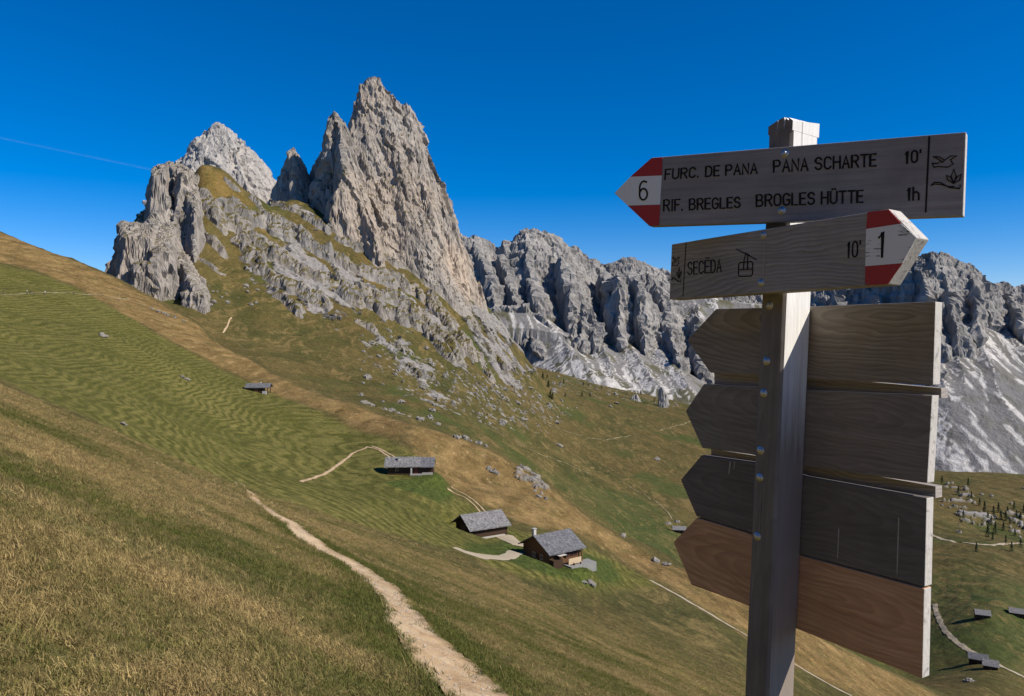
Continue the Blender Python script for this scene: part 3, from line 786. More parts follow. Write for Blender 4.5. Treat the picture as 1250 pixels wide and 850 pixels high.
# ---- the pale peak behind
sk = Skeleton()
sk.ridge([(196, 232, 1330), (203, 205, 1335), (213, 198, 1340), (222, 196, 1345), (229, 190, 1350), (237, 184, 1355), (241, 168, 1358), (247, 160, 1360), (255, 156, 1362), (262, 152, 1365), (270, 152, 1368), (277, 156, 1370),
          (286, 163, 1374), (297, 172, 1378), (308, 184, 1384), (319, 196, 1390), (332, 212, 1398), (350, 240, 1408), (372, 275, 1420)], L=3.4, Rr=1.8, F=1.75, B=1.8)
sk.ridge([(250, 160, 1361), (262, 200, 1325), (272, 245, 1290)], L=3.0, Rr=1.6, F=2, B=1)
sk.ridge([(272, 154, 1368), (295, 205, 1330), (312, 250, 1290)], L=3.0, Rr=1.6, F=2, B=1)
crag_mesh('mountain', -680, -300, 1235, 1480, 1.7, sk, massif_base, 5, 6.5, 30, 140, MAT_PALE, flute=(1, 1, 0.3))

# ---- the bluff at the near end of the ridge: big flat-faced blocks with their left walls in shade
sk = Skeleton()
sk.ridge([(130, 330, 745), (136, 318, 748), (144, 312, 752), (150, 320, 752)], L=3, Rr=3, F=3, B=2)
sk.block([(153, 648, 288), (184, 655, 292), (195, 715, 269), (148, 702, 272)], 6)
sk.block([(168, 640, 322), (182, 642, 326), (186, 668, 312), (166, 664, 312)], 5)
sk.block([(190, 646, 308), (207, 658, 314), (214, 715, 274), (186, 712, 270)], 7)
sk.block([(237, 646, 350), (254, 668, 360), (242, 720, 334), (212, 714, 300)], 6)
sk.block([(226, 640, 358), (246, 640, 362), (250, 655, 356), (232, 655, 350)], 4)
sk.block([(188, 778, 216), (200, 782, 212), (203, 815, 199), (187, 812, 204)], 9)
sk.block([(237, 770, 250), (243, 790, 252), (232, 850, 205), (206, 846, 199)], 8)
sk.block([(222, 790, 214), (232, 800, 220), (228, 822, 212), (218, 815, 208)], 6)
sk.ridge([(176, 276, 735), (186, 262, 752), (194, 258, 765), (206, 256, 776), (222, 260, 780), (236, 264, 784)], L=3, Rr=6, F=3.2, B=1.5)
crag_mesh('rock_bluff', -460, -225, 620, 880, 0.75, sk, massif_base, 1.4, 3.1, 10, 180, MAT_PEAK, flute=(1, 1, 0.75), ledge=0.4)

# ------------------------------------------------------------------ the far group of mountains across the pass
def far_base(x, y):
    ys = np.maximum(y, 10)
    return ys * W(np.clip(x / ys, -1.45, 1.45), np.log(ys))
def far_material():
    m = NT('far_rock', 0.95, 0.1)
    pos = m.geo(); nrm = m.n.new('ShaderNodeNewGeometry').outputs['Normal']
    a = m.sep(m.attr('crag').outputs['Color'])
    n1 = m.noise(m.mapped(pos, (0.02, 0.02, 0.006)), 1.0, 7, 0.65, 0.5)
    n2 = m.noise(m.mapped(pos, (0.07, 0.07, 0.02)), 1.0, 6, 0.7)
    n3 = m.noise(m.mapped(pos, (0.004, 0.004, 0.045)), 1.0, 5, 0.6, 1.0)
    c = m.ramp(n1, [(0.28, (0.15, 0.142, 0.136)), (0.5, (0.27, 0.255, 0.24)), (0.72, (0.41, 0.385, 0.355))])
    c = m.mix(m.ramp(n2, [(0.55, 0), (0.75, 0.7)]), c, (0.12, 0.12, 0.125))
    c = m.mix(m.ramp(n3, [(0.52, 0), (0.7, 0.45)]), c, (0.17, 0.165, 0.165))
    # scree: pale, with paler runnels down the fans
    s = m.math('MULTIPLY', a[0], 1.0)
    sc = m.mix(a[1], (0.20, 0.192, 0.186), (0.58, 0.55, 0.515))
    sc = m.mix(m.ramp(n2, [(0.45, 0), (0.7, 0.5)]), sc, (0.15, 0.145, 0.14))
    c = m.mix(s, c, sc)
    gr = m.mix(m.noise(pos, 0.02, 5, 0.65), (0.065, 0.066, 0.028), (0.13, 0.115, 0.06))
    c = m.mix(a[2], c, gr)
    m.color(c)
    m.bump(m.math('ADD', n2, m.math('MULTIPLY', n1, 1.5)), 0.7, 9.0)
    return m.m
MAT_FAR = far_material()
def far_range(name, x0, x1, y0, y1, step, rock, fans, seed, amp=17, lam=100, clip=30, warp=16):
    nx, ny = int((x1 - x0) / step) + 1, int((y1 - y0) / step) + 1
    X, Y = np.meshgrid(np.linspace(x0, x1, nx), np.linspace(y0, y1, ny))
    x, y = X.ravel(), Y.ravel()
    wx = x + warp * fbm(x, y, lam=lam * 1.5, octs=4, seed=seed); wy = y + warp * fbm(x, y, lam=lam * 1.5, octs=4, seed=seed + 7)
    zr = rock.height(wx, wy)
    wx2 = x + 10 * fbm(x, y, lam=70, octs=3, seed=seed + 3)
    zf = fans.height(wx2, y, 16.0)
    zb = far_base(x, y)
    z = np.maximum(np.maximum(zr, zf), zb - 6)
    Z = z.reshape(ny, nx)
    gy, gx = np.gradient(Z, step, step); nl = np.sqrt(gx * gx + gy * gy + 1)
    N = np.stack([-gx / nl, -gy / nl, 1 / nl], -1).reshape(-1, 3)
    isrock = smooth(-6, 10, zr - np.maximum(zf, zb))
    r1 = fbm(x, y, z * 0.3, lam=lam, octs=6, gain=0.56, seed=seed + 20, ridged=True)
    r2 = broken(x, y, z, lam * 0.55, 4, 0.55, seed + 30, 0.25)
    led = fbm(x * 0.2, y * 0.2, z * 1.2, lam=lam * 0.5, octs=4, gain=0.6, seed=seed + 40, ridged=True)
    r3 = fbm(x, y, z * 0.08, lam=42, octs=5, gain=0.6, seed=seed + 33, ridged=True)
    fz = broken(x, y, z, 150.0, 2, 0.5, seed + 80, 0.45, 0.1)
    bed = (z / 31 + 0.8 * fbm(x, y, lam=160, octs=3, seed=seed + 44)); bed = np.abs((bed % 1.0) - 0.5) * 2
    p = np.stack([x, y, z], 1) + N * (amp * isrock * (0.35 * r1 + 0.55 * r2 + 0.9 * fz + 0.2 * r3 + 0.2 * led + 0.4 * bed - 0.35))[:, None]
    p[:, 2] += (1 - isrock) * 2.0 * fbm(x, y, lam=30, octs=4, seed=seed + 50)
    fan = (1 - isrock) * smooth(-14, 6, zf - zb + 14 * fbm(x, y, lam=60, octs=4, seed=seed + 60))
    # runnels follow the fall line: noise stretched down the slope
    gl = np.hypot(gx, gy).ravel() + 1e-6
    tx, ty = (-gy.ravel() / gl), (gx.ravel() / gl)
    ang = np.arctan2(gx.ravel(), gy.ravel())
    run = smooth(0.08, 0.36, 0.8 * perlin(ang * 9.0, z * 0.005, seed=seed + 61) + 0.6 * perlin(x / 19 + z * 0.01, z / 110, seed=seed + 62))
    # flat tops and ledges hold scree, lower ground holds grass
    flat = smooth(0.80, 0.90, N[:, 2]) * isrock * 0.55
    green = smooth(0.1, 0.5, fbm(x, y, lam=110, octs=5, seed=seed + 70) + 0.25) * (1 - isrock) * (1 - fan) + (0.35 if seed == 400 else 1.0) * (1 - isrock) * fan * smooth(-0.02, 0.2, fbm(x, y, lam=90, octs=4, seed=seed + 71) - run * 0.6) * 0.8
    keep = (np.maximum(zr, zf) - zb).reshape(ny, nx) > -clip
    q = grid_quads(ny, nx, keep[:-1, :-1] | keep[1:, 1:])
    used = np.unique(q); remap = np.full(nx * ny, -1, np.int64); remap[used] = np.arange(len(used))
    me = np_mesh(name, p[used], remap[q], smooth_sh=False)
    vattr(me, 'crag', np.stack([np.clip(fan + flat, 0, 1), run, green, isrock], 1)[used])
    return tag(link(name, me, MAT_FAR), kind='structure')

rk, fn = Skeleton(), Skeleton()
Yb = 2750
# plateau skyline
rk.ridge([(540, 292, 2650), (562, 290, 2660), (575, 291, 2670), (590, 293, 2690), (601, 299, 2700), (609, 302, 2700), (618, 297, 2700), (628, 299, 2700), (634, 288, 2700), (640, 282, 2700), (647, 281, 2700), (658, 283, 2710),
          (672, 289, 2730), (688, 295, 2760), (705, 303, 2790), (718, 311, 2820), (729, 319, 2840), (738, 321, 2850), (752, 318, 2860), (770, 317, 2870), (786, 320, 2880), (800, 326, 2890), (815, 336, 2900), (830, 345, 2910), (850, 352, 2950),
          (880, 352, 3000), (920, 350, 3050)], L=2.2, Rr=1.6, F=1.5, B=0.6, reach=900)
# walls below the skyline: buttresses running towards us
def butt(top, mid_, low, L=5.5, Rr=1.5, F=3.2): rk.ridge([top, mid_, (low[0], low[1], low[2] - 50)], L=L * 1.5, Rr=Rr, F=F, B=0.8, reach=700)
butt((580, 296, 2640), (594, 330, 2560), (603, 368, 2480))
butt((612, 312, 2640), (622, 340, 2560), (632, 372, 2500))
butt((640, 284, 2690), (648, 330, 2560), (655, 372, 2490), L=4)
butt((684, 312, 2620), (690, 330, 2540), (697, 398, 2440), L=6)
butt((690, 330, 2540), (712, 370, 2480), (706, 412, 2400), L=5)
butt((735, 332, 2700), (742, 352, 2560), (748, 385, 2500), L=5)
butt((752, 338, 2560), (756, 342, 2490), (758, 412, 2410), L=7, Rr=3)
butt((772, 340, 2560), (779, 345, 2490), (786, 425, 2390), L=7, Rr=1.3)
butt((800, 345, 2600), (812, 372, 2500), (822, 430, 2400), L=3.5, Rr=1.2)
butt((718, 378, 2440), (722, 395, 2420), (726, 418, 2390), L=3)
# lower step on the left
rk.ridge([(590, 378, 2420), (612, 373, 2440), (632, 374, 2440), (652, 380, 2420), (668, 392, 2380), (684, 405, 2360)], L=1.6, Rr=1.4, F=1.7, B=0.3, reach=500)
rk.ridge([(640, 398, 2360), (655, 420, 2300), (664, 440, 2270)], L=2, Rr=1.6, F=2, B=0.6)
butt((812, 392, 2440), (822, 420, 2330), (832, 448, 2240), L=3, Rr=1.4, F=2)
butt((846, 380, 2500), (852, 415, 2380), (858, 450, 2260), L=3, Rr=1.4, F=2)
butt((700, 420, 2340), (706, 436, 2280), (712, 452, 2220), L=2.4, Rr=1.6, F=2)
# scree fans
fn.ridge([(676, 405, 2380), (700, 432, 2240), (722, 456, 2120)], L=0.62, Rr=0.62, F=0.62, B=0.62, reach=400)
fn.ridge([(735, 415, 2400), (742, 440, 2260), (748, 462, 2120)], L=0.6, Rr=0.6, F=0.62, B=0.62, reach=400)
fn.ridge([(765, 418, 2400), (784, 445, 2230), (800, 466, 2100)], L=0.62, Rr=0.62, F=0.62, B=0.62, reach=400)
fn.ridge([(800, 420, 2400), (822, 450, 2220), (840, 470, 2080)], L=0.62, Rr=0.62, F=0.62, B=0.62, reach=400)
fn.ridge([(850, 372, 2700), (862, 410, 2500), (880, 455, 2250)], L=0.7, Rr=0.7, F=0.7, B=0.7, reach=500)
fn.ridge([(830, 352, 2800), (870, 366, 2750), (930, 372, 2750)], L=0.9, Rr=0.9, F=0.9, B=0.5, reach=500)
fn.ridge([(600, 373, 2460), (640, 374, 2460)], L=0.6, Rr=0.6, F=0.6, B=0.6, reach=120)
far_range('mountain', -330, 1000, 1950, 3150, 3.6, rk, fn, 300)

rk, fn = Skeleton(), Skeleton()
rk.ridge([(900, 356, 2700), (930, 348, 2650), (960, 352, 2600), (985, 350, 2500), (1010, 352, 2450), (1040, 350, 2400), (1065, 345, 2350), (1085, 335, 2300), (1100, 325, 2260), (1112, 313, 2240), (1124, 308, 2230), (1140, 306, 2230), (1152, 308, 2235), (1164, 312, 2240),
          (1178, 319, 2250), (1194, 326, 2260), (1206, 337, 2270), (1218, 345, 2280), (1224, 347, 2290), (1229, 346, 2290), (1242, 350, 2300), (1262, 352, 2310), (1300, 350, 2320), (1360, 362, 2330)], L=2.6, Rr=1.8, F=1.7, B=0.7, reach=900)
butt((1120, 312, 2225), (1128, 345, 2150), (1134, 392, 2060), L=3.5)
butt((1146, 312, 2225), (1158, 352, 2140), (1166, 400, 2050), L=3.5)
butt((1178, 325, 2240), (1188, 352, 2150), (1192, 385, 2090), L=4, Rr=4)
butt((1230, 352, 2280), (1236, 372, 2190), (1246, 392, 2130), L=6)
butt((1268, 358, 2290), (1272, 380, 2190), (1280, 410, 2120), L=6)
butt((1060, 350, 2340), (1070, 365, 2250), (1080, 395, 2150), L=3.5)
butt((1020, 356, 2420), (1030, 372, 2300), (1040, 405, 2200), L=3.5)
butt((1100, 400, 2060), (1120, 425, 2000), (1140, 440, 1960), L=2)
rk.ridge([(1225, 455, 1960), (1240, 462, 1940), (1262, 470, 1930), (1290, 470, 1930)], L=2.6, Rr=2, F=1.8, B=0.5, reach=300)
rk.ridge([(1150, 420, 2010), (1162, 440, 1980), (1168, 462, 1950)], L=2.4, Rr=2, F=2, B=0.6, reach=300)
fn.ridge([(1196, 395, 2110), (1205, 440, 1960), (1225, 500, 1810), (1248, 550, 1690)], L=0.66, Rr=0.66, F=0.66, B=0.66, reach=400)
fn.ridge([(1165, 410, 2050), (1172, 450, 1940), (1182, 505, 1810), (1190, 535, 1760)], L=0.64, Rr=0.64, F=0.64, B=0.64, reach=400)
fn.ridge([(1226, 400, 2130), (1250, 430, 2020), (1280, 470, 1930)], L=0.68, Rr=0.68, F=0.68, B=0.68, reach=400)
fn.ridge([(1130, 435, 1980), (1150, 470, 1880), (1160, 500, 1820)], L=0.66, Rr=0.66, F=0.66, B=0.66, reach=400)
far_range('mountain', 640, 1700, 1550, 2500, 3.4, rk, fn, 400)

# the lone rock needle on the pass
sk = Skeleton()
sk.ridge([(806, 474, 1800), (809, 471, 1800), (812, 476, 1800)], L=7, Rr=6, F=7, B=6, reach=60)
sk.ridge([(772, 484, 1820), (777, 480, 1820), (783, 490, 1815)], L=2.6, Rr=2.2, F=2.4, B=2, reach=60)
crag_mesh('rock_needle', 255, 375, 1760, 1850, 1.0, sk, far_base, 2, 3.5, 14, 500, MAT_PALE, clip=4)
# ------------------------------------------------------------------ paths trodden into the slopes
def path_material():
    m = NT('trodden_earth', 0.95, 0.1)
    pos = m.geo()
    e = m.sep(m.attr('edge').outputs['Color'])[0]
    n = m.noise(pos, 1.6, 6, 0.65); f = m.noise(pos, 14, 4, 0.7); v = m.voro(pos, 26)
    c = m.ramp(n, [(0.3, (0.30, 0.185, 0.095)), (0.5, (0.46, 0.315, 0.175)), (0.7, (0.57, 0.43, 0.275))])
    c = m.mix(m.ramp(m.noise(pos, 0.5, 4, 0.6), [(0.42, 0), (0.6, 0.7)]), c, (0.58, 0.45, 0.29))
    c = m.mix(m.ramp(m.noise(m.mapped(pos, (3.0, 0.9, 1), (0, 0, R(25))), 1.0, 5, 0.7), [(0.55, 0), (0.7, 0.6)]), c, (0.24, 0.15, 0.08))
    c = m.mix(m.ramp(f, [(0.42, 0), (0.72, 0.7)]), c, (0.27, 0.19, 0.115))
    c = m.mix(m.ramp(v, [(0.14, 0.75), (0.24, 0)]), c, (0.56, 0.50, 0.42))
    c = m.mix(m.math('MULTIPLY', e, m.ramp(f, [(0.35, 0.2), (0.6, 1)])), c, (0.17, 0.125, 0.06))
    m.color(c)
    m.bump(m.math('ADD', f, m.math('MULTIPLY', v, 0.5)), 0.6, 0.03)
    return m.m
MAT_PATH = path_material()
def gravel_material():
    m = NT('pale_gravel', 0.95, 0.1)
    pos = m.geo()
    n = m.noise(pos, 0.5, 5, 0.65); f = m.noise(pos, 4, 4, 0.7)
    c = m.mix(n, (0.30, 0.24, 0.165), (0.46, 0.39, 0.29))
    c = m.mix(m.ramp(f, [(0.45, 0), (0.7, 0.6)]), c, (0.26, 0.21, 0.14))
    m.color(c); m.bump(f, 0.4, 0.05)
    return m.m
MAT_GRAVEL = gravel_material()
def faint_material():
    m = NT('faint_trail', 0.95, 0.1)
    n = m.noise(m.geo(), 0.25, 5, 0.7)
    m.color(m.mix(m.ramp(n, [(0.35, 0), (0.65, 1)]), (0.10, 0.085, 0.035), (0.34, 0.28, 0.18)))
    return m.m
MAT_FAINT = faint_material()
PATH_POLYS = []
def drape(name, left, right, mat, lift=0.03, across=10, step=None, sunk=0.0, wob=0.0, seed=0):
    """a strip laid over the ground between two lines on the map"""
    left, right = np.asarray(left, float), np.asarray(right, float)
    mid = (left + right) / 2
    s = np.concatenate([[0], np.cumsum(np.hypot(*np.diff(mid[:, :2], axis=0).T))])
    d = np.median(mid[:, 1])
    st = step or max(0.06, d * 0.004)
    n = int(min(900, max(8, s[-1] / st)))
    q = np.linspace(0, s[-1], n)
    def res(a): return np.stack([np.interp(q, s, a[:, 0]), np.interp(q, s, a[:, 1])], 1)
    l, r = res(left), res(right)
    if wob:
        wl_ = wob * fbm(q, q * 0 + seed, lam=max(1.5, 8 * wob), octs=4, seed=seed + 201); wr_ = wob * fbm(q, q * 0 + seed + 50, lam=max(1.5, 8 * wob), octs=4, seed=seed + 202)
        dv = (r - l) / (np.linalg.norm(r - l, axis=1)[:, None] + 1e-6)
        l = l + dv * wl_[:, None]; r = r + dv * wr_[:, None]
    t = np.linspace(0, 1, across + 1)
    xy = l[:, None] * (1 - t)[None, :, None] + r[:, None] * t[None, :, None]
    x, y = xy[..., 0].ravel(), xy[..., 1].ravel()
    e = np.abs(np.tile(t, n) * 2 - 1)
    z = H(x, y) + lift + (0.03 * perlin(x / 0.45, y / 0.45, seed=95) + 0.02 * perlin(x / 0.16, y / 0.16, seed=96)) * (d < 60) - sunk * (1 - e ** 2) * 0.5 - 0.06 * (e > 0.99) * (lift > 0.02)
    me = np_mesh(name, np.stack([x, y, z], 1), grid_quads(n, across + 1))
    ed = smooth(0.55, 1.0, e + 0.25 * fbm(x, y, lam=0.5 * max(1, d / 60), octs=3, seed=99 + seed))
    vattr(me, 'edge', np.stack([ed, ed, ed], 1))
    tag(link(name, me, mat), kind='structure')
    PATH_POLYS.append(np.concatenate([l, r[::-1]]))

drape('path', PATH_L, PATH_R, MAT_PATH, 0.02, 22, 0.05, 0.10, 0.16, 1)
def track(pts, width, ymin, ymax=4000, mat=MAT_PATH, lift=0.12, wob=0.25, seed=0):
    c = np.array([hit(a, b, ymin, ymax)[:2] for a, b in pts])
    # rounded by two passes of corner cutting
    for _ in range(2):
        c = np.concatenate([c[:1], np.stack([c[:-1] * 0.75 + c[1:] * 0.25, c[:-1] * 0.25 + c[1:] * 0.75], 1).reshape(-1, 2), c[-1:]])
    t = np.gradient(c, axis=0); t /= np.linalg.norm(t, axis=1)[:, None] + 1e-9
    nrm = np.stack([-t[:, 1], t[:, 0]], 1) * width / 2
    drape('path', c + nrm, c - nrm, mat, lift, 4, None, 0, wob * width, seed)
track([(367, 589), (398, 577), (418, 564), (430, 553), (447, 547)], 0.9, 90, seed=2)
track([(447, 546), (462, 549), (474, 557), (482, 566)], 0.7, 90, seed=3)
track([(454, 545), (468, 550), (482, 558), (489, 566)], 0.7, 90, seed=4)
track([(546, 597), (566, 606), (580, 617), (592, 632)], 0.55, 90, seed=5)
track([(551, 595), (572, 606), (588, 619), (598, 632)], 0.55, 90, seed=6)
track([(614, 654), (626, 661), (640, 669)], 4.2, 90, mat=MAT_GRAVEL, seed=7)
track([(556, 669), (572, 676), (592, 680), (620, 681), (646, 679)], 2.6, 90, mat=MAT_GRAVEL, seed=8)
track([(794, 709), (815, 720), (838, 733), (865, 749), (905, 773), (960, 805), (1040, 850)], 1.1, 120, 330, seed=9, mat=MAT_GRAVEL)
track([(272, 407), (277, 400), (279, 394), (283, 388)], 1.3, 520, lift=0.25, seed=10)
track([(806, 526), (822, 521), (838, 517), (858, 511), (880, 503)], 2.0, 600, lift=0.4, seed=11, mat=MAT_FAINT)
track([(770, 532), (735, 538), (700, 530), (668, 516)], 1.5, 600, lift=0.4, seed=12, mat=MAT_FAINT)
track([(1141, 738), (1146, 758), (1158, 777), (1178, 792), (1205, 808), (1250, 829), (1290, 845)], 3.0, 300, lift=0.3, seed=13, mat=MAT_GRAVEL)
track([(1120, 648), (1150, 658), (1180, 664), (1215, 668), (1240, 663), (1290, 652)], 4.5, 500, lift=0.5, seed=14, mat=MAT_GRAVEL)
track([(756, 588), (782, 602), (800, 612), (812, 622), (822, 636)], 1.2, 400, lift=0.3, seed=15, mat=MAT_FAINT)
track([(-20, 357), (40, 357), (90, 359), (150, 362), (185, 377), (215, 385)], 0.8, 200, 480, lift=0.12, seed=16, mat=MAT_FAINT)
track([(600, 520), (640, 545), (680, 562), (720, 578)], 1.2, 400, lift=0.4, seed=17, mat=MAT_FAINT)

# ------------------------------------------------------------------ grass of the pasture
def build_pebbles():
    """loose stones and grit on the trodden path"""
    V, Q = [], []
    n = 2200
    lr = PATH_POLYS[0]; half = len(lr) // 2; L_, R_ = lr[:half], lr[half:][::-1]
    k = rng.integers(0, half - 1, n * 3); t = rng.beta(0.8, 0.8, n * 3)
    p = L_[k] * (1 - t)[:, None] + R_[k] * t[:, None] + rng.normal(0, 0.04, (n * 3, 2))
    p = p[p[:, 1] < 40][:n]
    z = H(p[:, 0], p[:, 1])
    oct_ = np.array([(1, 0, 0), (0, 1, 0), (-1, 0, 0), (0, -1, 0), (0, 0, .7), (0, 0, -.7)], float)
    F = np.array([(0, 1, 4), (1, 2, 4), (2, 3, 4), (3, 0, 4), (1, 0, 5), (2, 1, 5), (3, 2, 5), (0, 3, 5)])
    vs_, fs_ = [], []
    for i in range(len(p)):
        s = min(0.05, 0.006 + rng.exponential(0.0065))
        a = rng.uniform(0, 6.28); c, d = math.cos(a), math.sin(a)
        v = oct_ * s * rng.uniform(0.6, 1.3, (6, 3))
        v = np.stack([v[:, 0] * c - v[:, 1] * d, v[:, 0] * d + v[:, 1] * c, v[:, 2]], 1) + (p[i, 0], p[i, 1], z[i] + 0.005)
        vs_.append(v); fs_.append(F + 6 * i)
    m = NT('grit', 0.9, 0.2)
    m.color(m.mix(m.noise(m.geo(), 9, 3), (0.24, 0.19, 0.14), (0.58, 0.52, 0.44)))
    me = np_mesh('gravel', np.concatenate(vs_), np.concatenate(fs_), False)
    tag(link('gravel', me, m.m), kind='stuff')
build_pebbles()
def grass_materials():
    m = NT('grass_blade', 0.7, 0.25)
    a = m.sep(m.attr('tint', 'INSTANCER').outputs['Color'])
    dryness, shade = a[0], a[1]
    g = m.mix(shade, (0.068, 0.082, 0.015), (0.150, 0.158, 0.030))
    d = m.mix(shade, (0.21, 0.145, 0.056), (0.57, 0.42, 0.18))
    c = m.mix(dryness, g, d)
    m.color(c)
    m.b.inputs['Transmission Weight'].default_value = 0.0
    tr = m.n.new('ShaderNodeBsdfTranslucent'); m.L(c, tr.inputs['Color'])
    mx = m.n.new('ShaderNodeMixShader'); mx.inputs[0].default_value = 0.25
    out = [n for n in m.n if n.type == 'OUTPUT_MATERIAL'][0]
    m.L(m.b.outputs[0], mx.inputs[1]); m.L(tr.outputs[0], mx.inputs[2]); m.L(mx.outputs[0], out.inputs['Surface'])
    return m.m
MAT_GRASS = grass_materials()
def tuft(kind, seed):
    r = np.random.default_rng(seed)
    V, Q = [], []
    nb = 34 if kind < 8 else 9
    for _ in range(nb):
        a = r.uniform(0, 2 * math.pi); rad = 0.13 * math.sqrt(r.uniform())
        bx, by = rad * math.cos(a), rad * math.sin(a)
        h = r.uniform(0.04, 0.105) if kind < 8 else r.uniform(0.10, 0.24)
        w = r.uniform(0.0022, 0.0042) if kind < 8 else r.uniform(0.0014, 0.0024)
        d = r.uniform(0, 2 * math.pi); lean = r.uniform(0.4, 2.2) if kind < 8 else r.uniform(0.2, 1.1)
        side = d + math.pi / 2 + r.uniform(-0.6, 0.6)
        sx, sy = math.cos(side), math.sin(side)
        base = len(V); x, y, z = bx, by, -0.02
        ang = lean * 0.25
        for k in range(4):
            ww = w * (1, 0.95, 0.7, 0.12)[k]
            V += [(x - sx * ww, y - sy * ww, z), (x + sx * ww, y + sy * ww, z)]
            st = h / 3
            x += math.cos(d) * math.sin(ang) * st; y += math.sin(d) * math.sin(ang) * st; z += math.cos(ang) * st
            ang += lean * 0.45
        for k in range(3):
            Q.append((base + 2 * k, base + 2 * k + 1, base + 2 * k + 3, base + 2 * k + 2))
    return np_mesh('grass_tuft', V, Q)
def build_grass():
    col = bpy.data.collections.new('grass_tufts')            # patterns only, not part of the scene
    for k in range(10):
        o = bpy.data.objects.new('grass_tuft', tuft(k, 900 + k)); o.data.materials.append(MAT_GRASS); col.objects.link(o)
    pts = []
    def sow(n, y0, y1, u0, u1):
        y = np.sqrt(rng.uniform(y0 * y0, y1 * y1, n)); u = rng.uniform(u0, u1, n)
        return np.stack([u * y, y], 1)
    near = sow(15000, 1.2, 9, -0.95, 0.25)
    midd = sow(62000, 9, 34, -0.80, 0.45)
    farr = sow(52000, 34, 72, -0.72, 0.5)
    out = sow(64000, 68, 112, -0.40, 0.5)
    tus = sow(150000, 95, 330, -0.68, 0.52)
    tx, ty = tus[:, 0], tus[:, 1]
    ok = (np.minimum(sdf(tx, ty, Z_BAND), sdf(tx, ty, Z_BAND2)) + 6 * fbm(tx, ty, lam=22, octs=3, seed=310)) < 2
    ok |= (sdf(tx, ty, Z_MOWN) > 2) & (rng.uniform(0, 1, len(tx)) < 0.25)
    tus = tus[ok]
    p = np.concatenate([near, midd, farr, out, tus])
    sc = np.concatenate([rng.uniform(0.75, 1.25, len(near)), rng.uniform(0.85, 1.45, len(midd)), rng.uniform(1.2, 2.0, len(farr)), rng.uniform(1.5, 2.4, len(out)), rng.uniform(2.6, 4.6, len(tus))])
    x, y = p[:, 0], p[:, 1]
    d = sdf(x, y, PATH_POLYS[0])
    keep = (d > -0.02 + 0.42 * fbm(x, y, lam=0.55, octs=4, seed=301)) | ((d < -0.05) & (d > -0.35) & (fbm(x, y, lam=0.35, octs=2, seed=304) > 0.42))
    keep &= ~((np.hypot(x - 0.62, y - 1.5) < 0.5))
    keep &= (1 - smooth(70, 112, y + 10 * fbm(x, y, lam=25, octs=3, seed=77))) > rng.uniform(0, 1, len(x)) * (sc < 2.5)
    for z in Z_LAWN: keep &= sdf(x, y, z) > 1
    keep &= sdf(x, y, Z_MOWN) > -2
    for q in PATH_POLYS[1:]: keep &= sdf(x, y, q) > 0.1
    keep &= np.hypot(x + 6.2, y - 155.9) > 7
    keep &= np.hypot(x - 7.2, y - 140.6) > 7
    big = fbm(x, y, lam=7.5, octs=4, seed=302); sm = fbm(x, y, lam=1.3, octs=3, seed=303)
    # the brow at the far left is bleached, the side next to the path stays green
    u = x / y
    brow = smooth(16, 40, y) * smooth(0.05, -0.35, u) if False else smooth(14, 40, y) * (1 - smooth(-0.45, -0.05, u))
    green = np.exp(-(np.maximum(d, 0) / 1.0) ** 2) * smooth(3, 8, y) * (1 - smooth(30, 50, y))
    corner = smooth(-1.2, -2.6, x) if False else (1 - smooth(-2.9, -1.9, x + 0.25 * y)) * (1 - smooth(5, 8, y))
    dry = 0.33 + 1.4 * big + 0.65 * sm + 0.40 * brow - 0.55 * green + 0.35 * corner + 0.28 * smooth(34, 60, y)
    dry = np.clip(dry + rng.normal(0, 0.24, len(x)), 0, 1)
    thin = rng.uniform(0, 1, len(x)) < 0.96
    keep &= thin
    x, y, sc, dry, green = x[keep], y[keep], sc[keep], dry[keep], green[keep]
    dry = np.where(sc > 2.5, np.clip(0.52 + 0.9 * big[keep] + 0.5 * sm[keep] + rng.normal(0, 0.22, len(x)), 0, 1), dry)
    sc = 0.86 * sc * (1 + 0.45 * green) * (0.85 + 0.4 * np.clip(sm[keep], -0.5, 1))
    me = bpy.data.meshes.new('grass')
    me.vertices.add(len(x)); me.vertices.foreach_set('co', np.stack([x, y, H(x, y)], 1).astype(np.float32).ravel())
    def at(name, typ, arr, key='value'):
        a = me.attributes.new(name, typ, 'POINT'); a.data.foreach_set(key, np.ascontiguousarray(arr).ravel())
    n = len(x)
    at('turn', 'FLOAT_VECTOR', np.stack([rng.normal(-0.15, 0.14, n), rng.normal(0.30, 0.14, n), rng.uniform(0, 6.283, n)], 1).astype(np.float32), 'vector')
    at('size', 'FLOAT', sc.astype(np.float32))
    kind = rng.integers(0, 8, n); straw = rng.uniform(0, 1, n) < 0.02 + 0.10 * dry; kind[straw] = rng.integers(8, 10, straw.sum())
    dry = np.where(straw, np.maximum(dry, 0.8), dry)
    at('pick', 'INT', kind.astype(np.int32))
    at('tint', 'FLOAT_COLOR', np.stack([dry, rng.uniform(0, 1, n), rng.uniform(0, 1, n), np.ones(n)], 1).astype(np.float32), 'color')
    o = tag(link('grass', me, MAT_GRASS), kind='stuff')
    ng = bpy.data.node_groups.new('sow_tufts', 'GeometryNodeTree')
    ng.interface.new_socket('Geometry', in_out='INPUT', socket_type='NodeSocketGeometry')
    ng.interface.new_socket('Geometry', in_out='OUTPUT', socket_type='NodeSocketGeometry')
    N = ng.nodes; gi = N.new('NodeGroupInput'); go = N.new('NodeGroupOutput')
    m2p = N.new('GeometryNodeMeshToPoints')
    iop = N.new('GeometryNodeInstanceOnPoints'); ci = N.new('GeometryNodeCollectionInfo')
    ci.inputs['Collection'].default_value = col; ci.inputs['Separate Children'].default_value = True; ci.inputs['Reset Children'].default_value = True
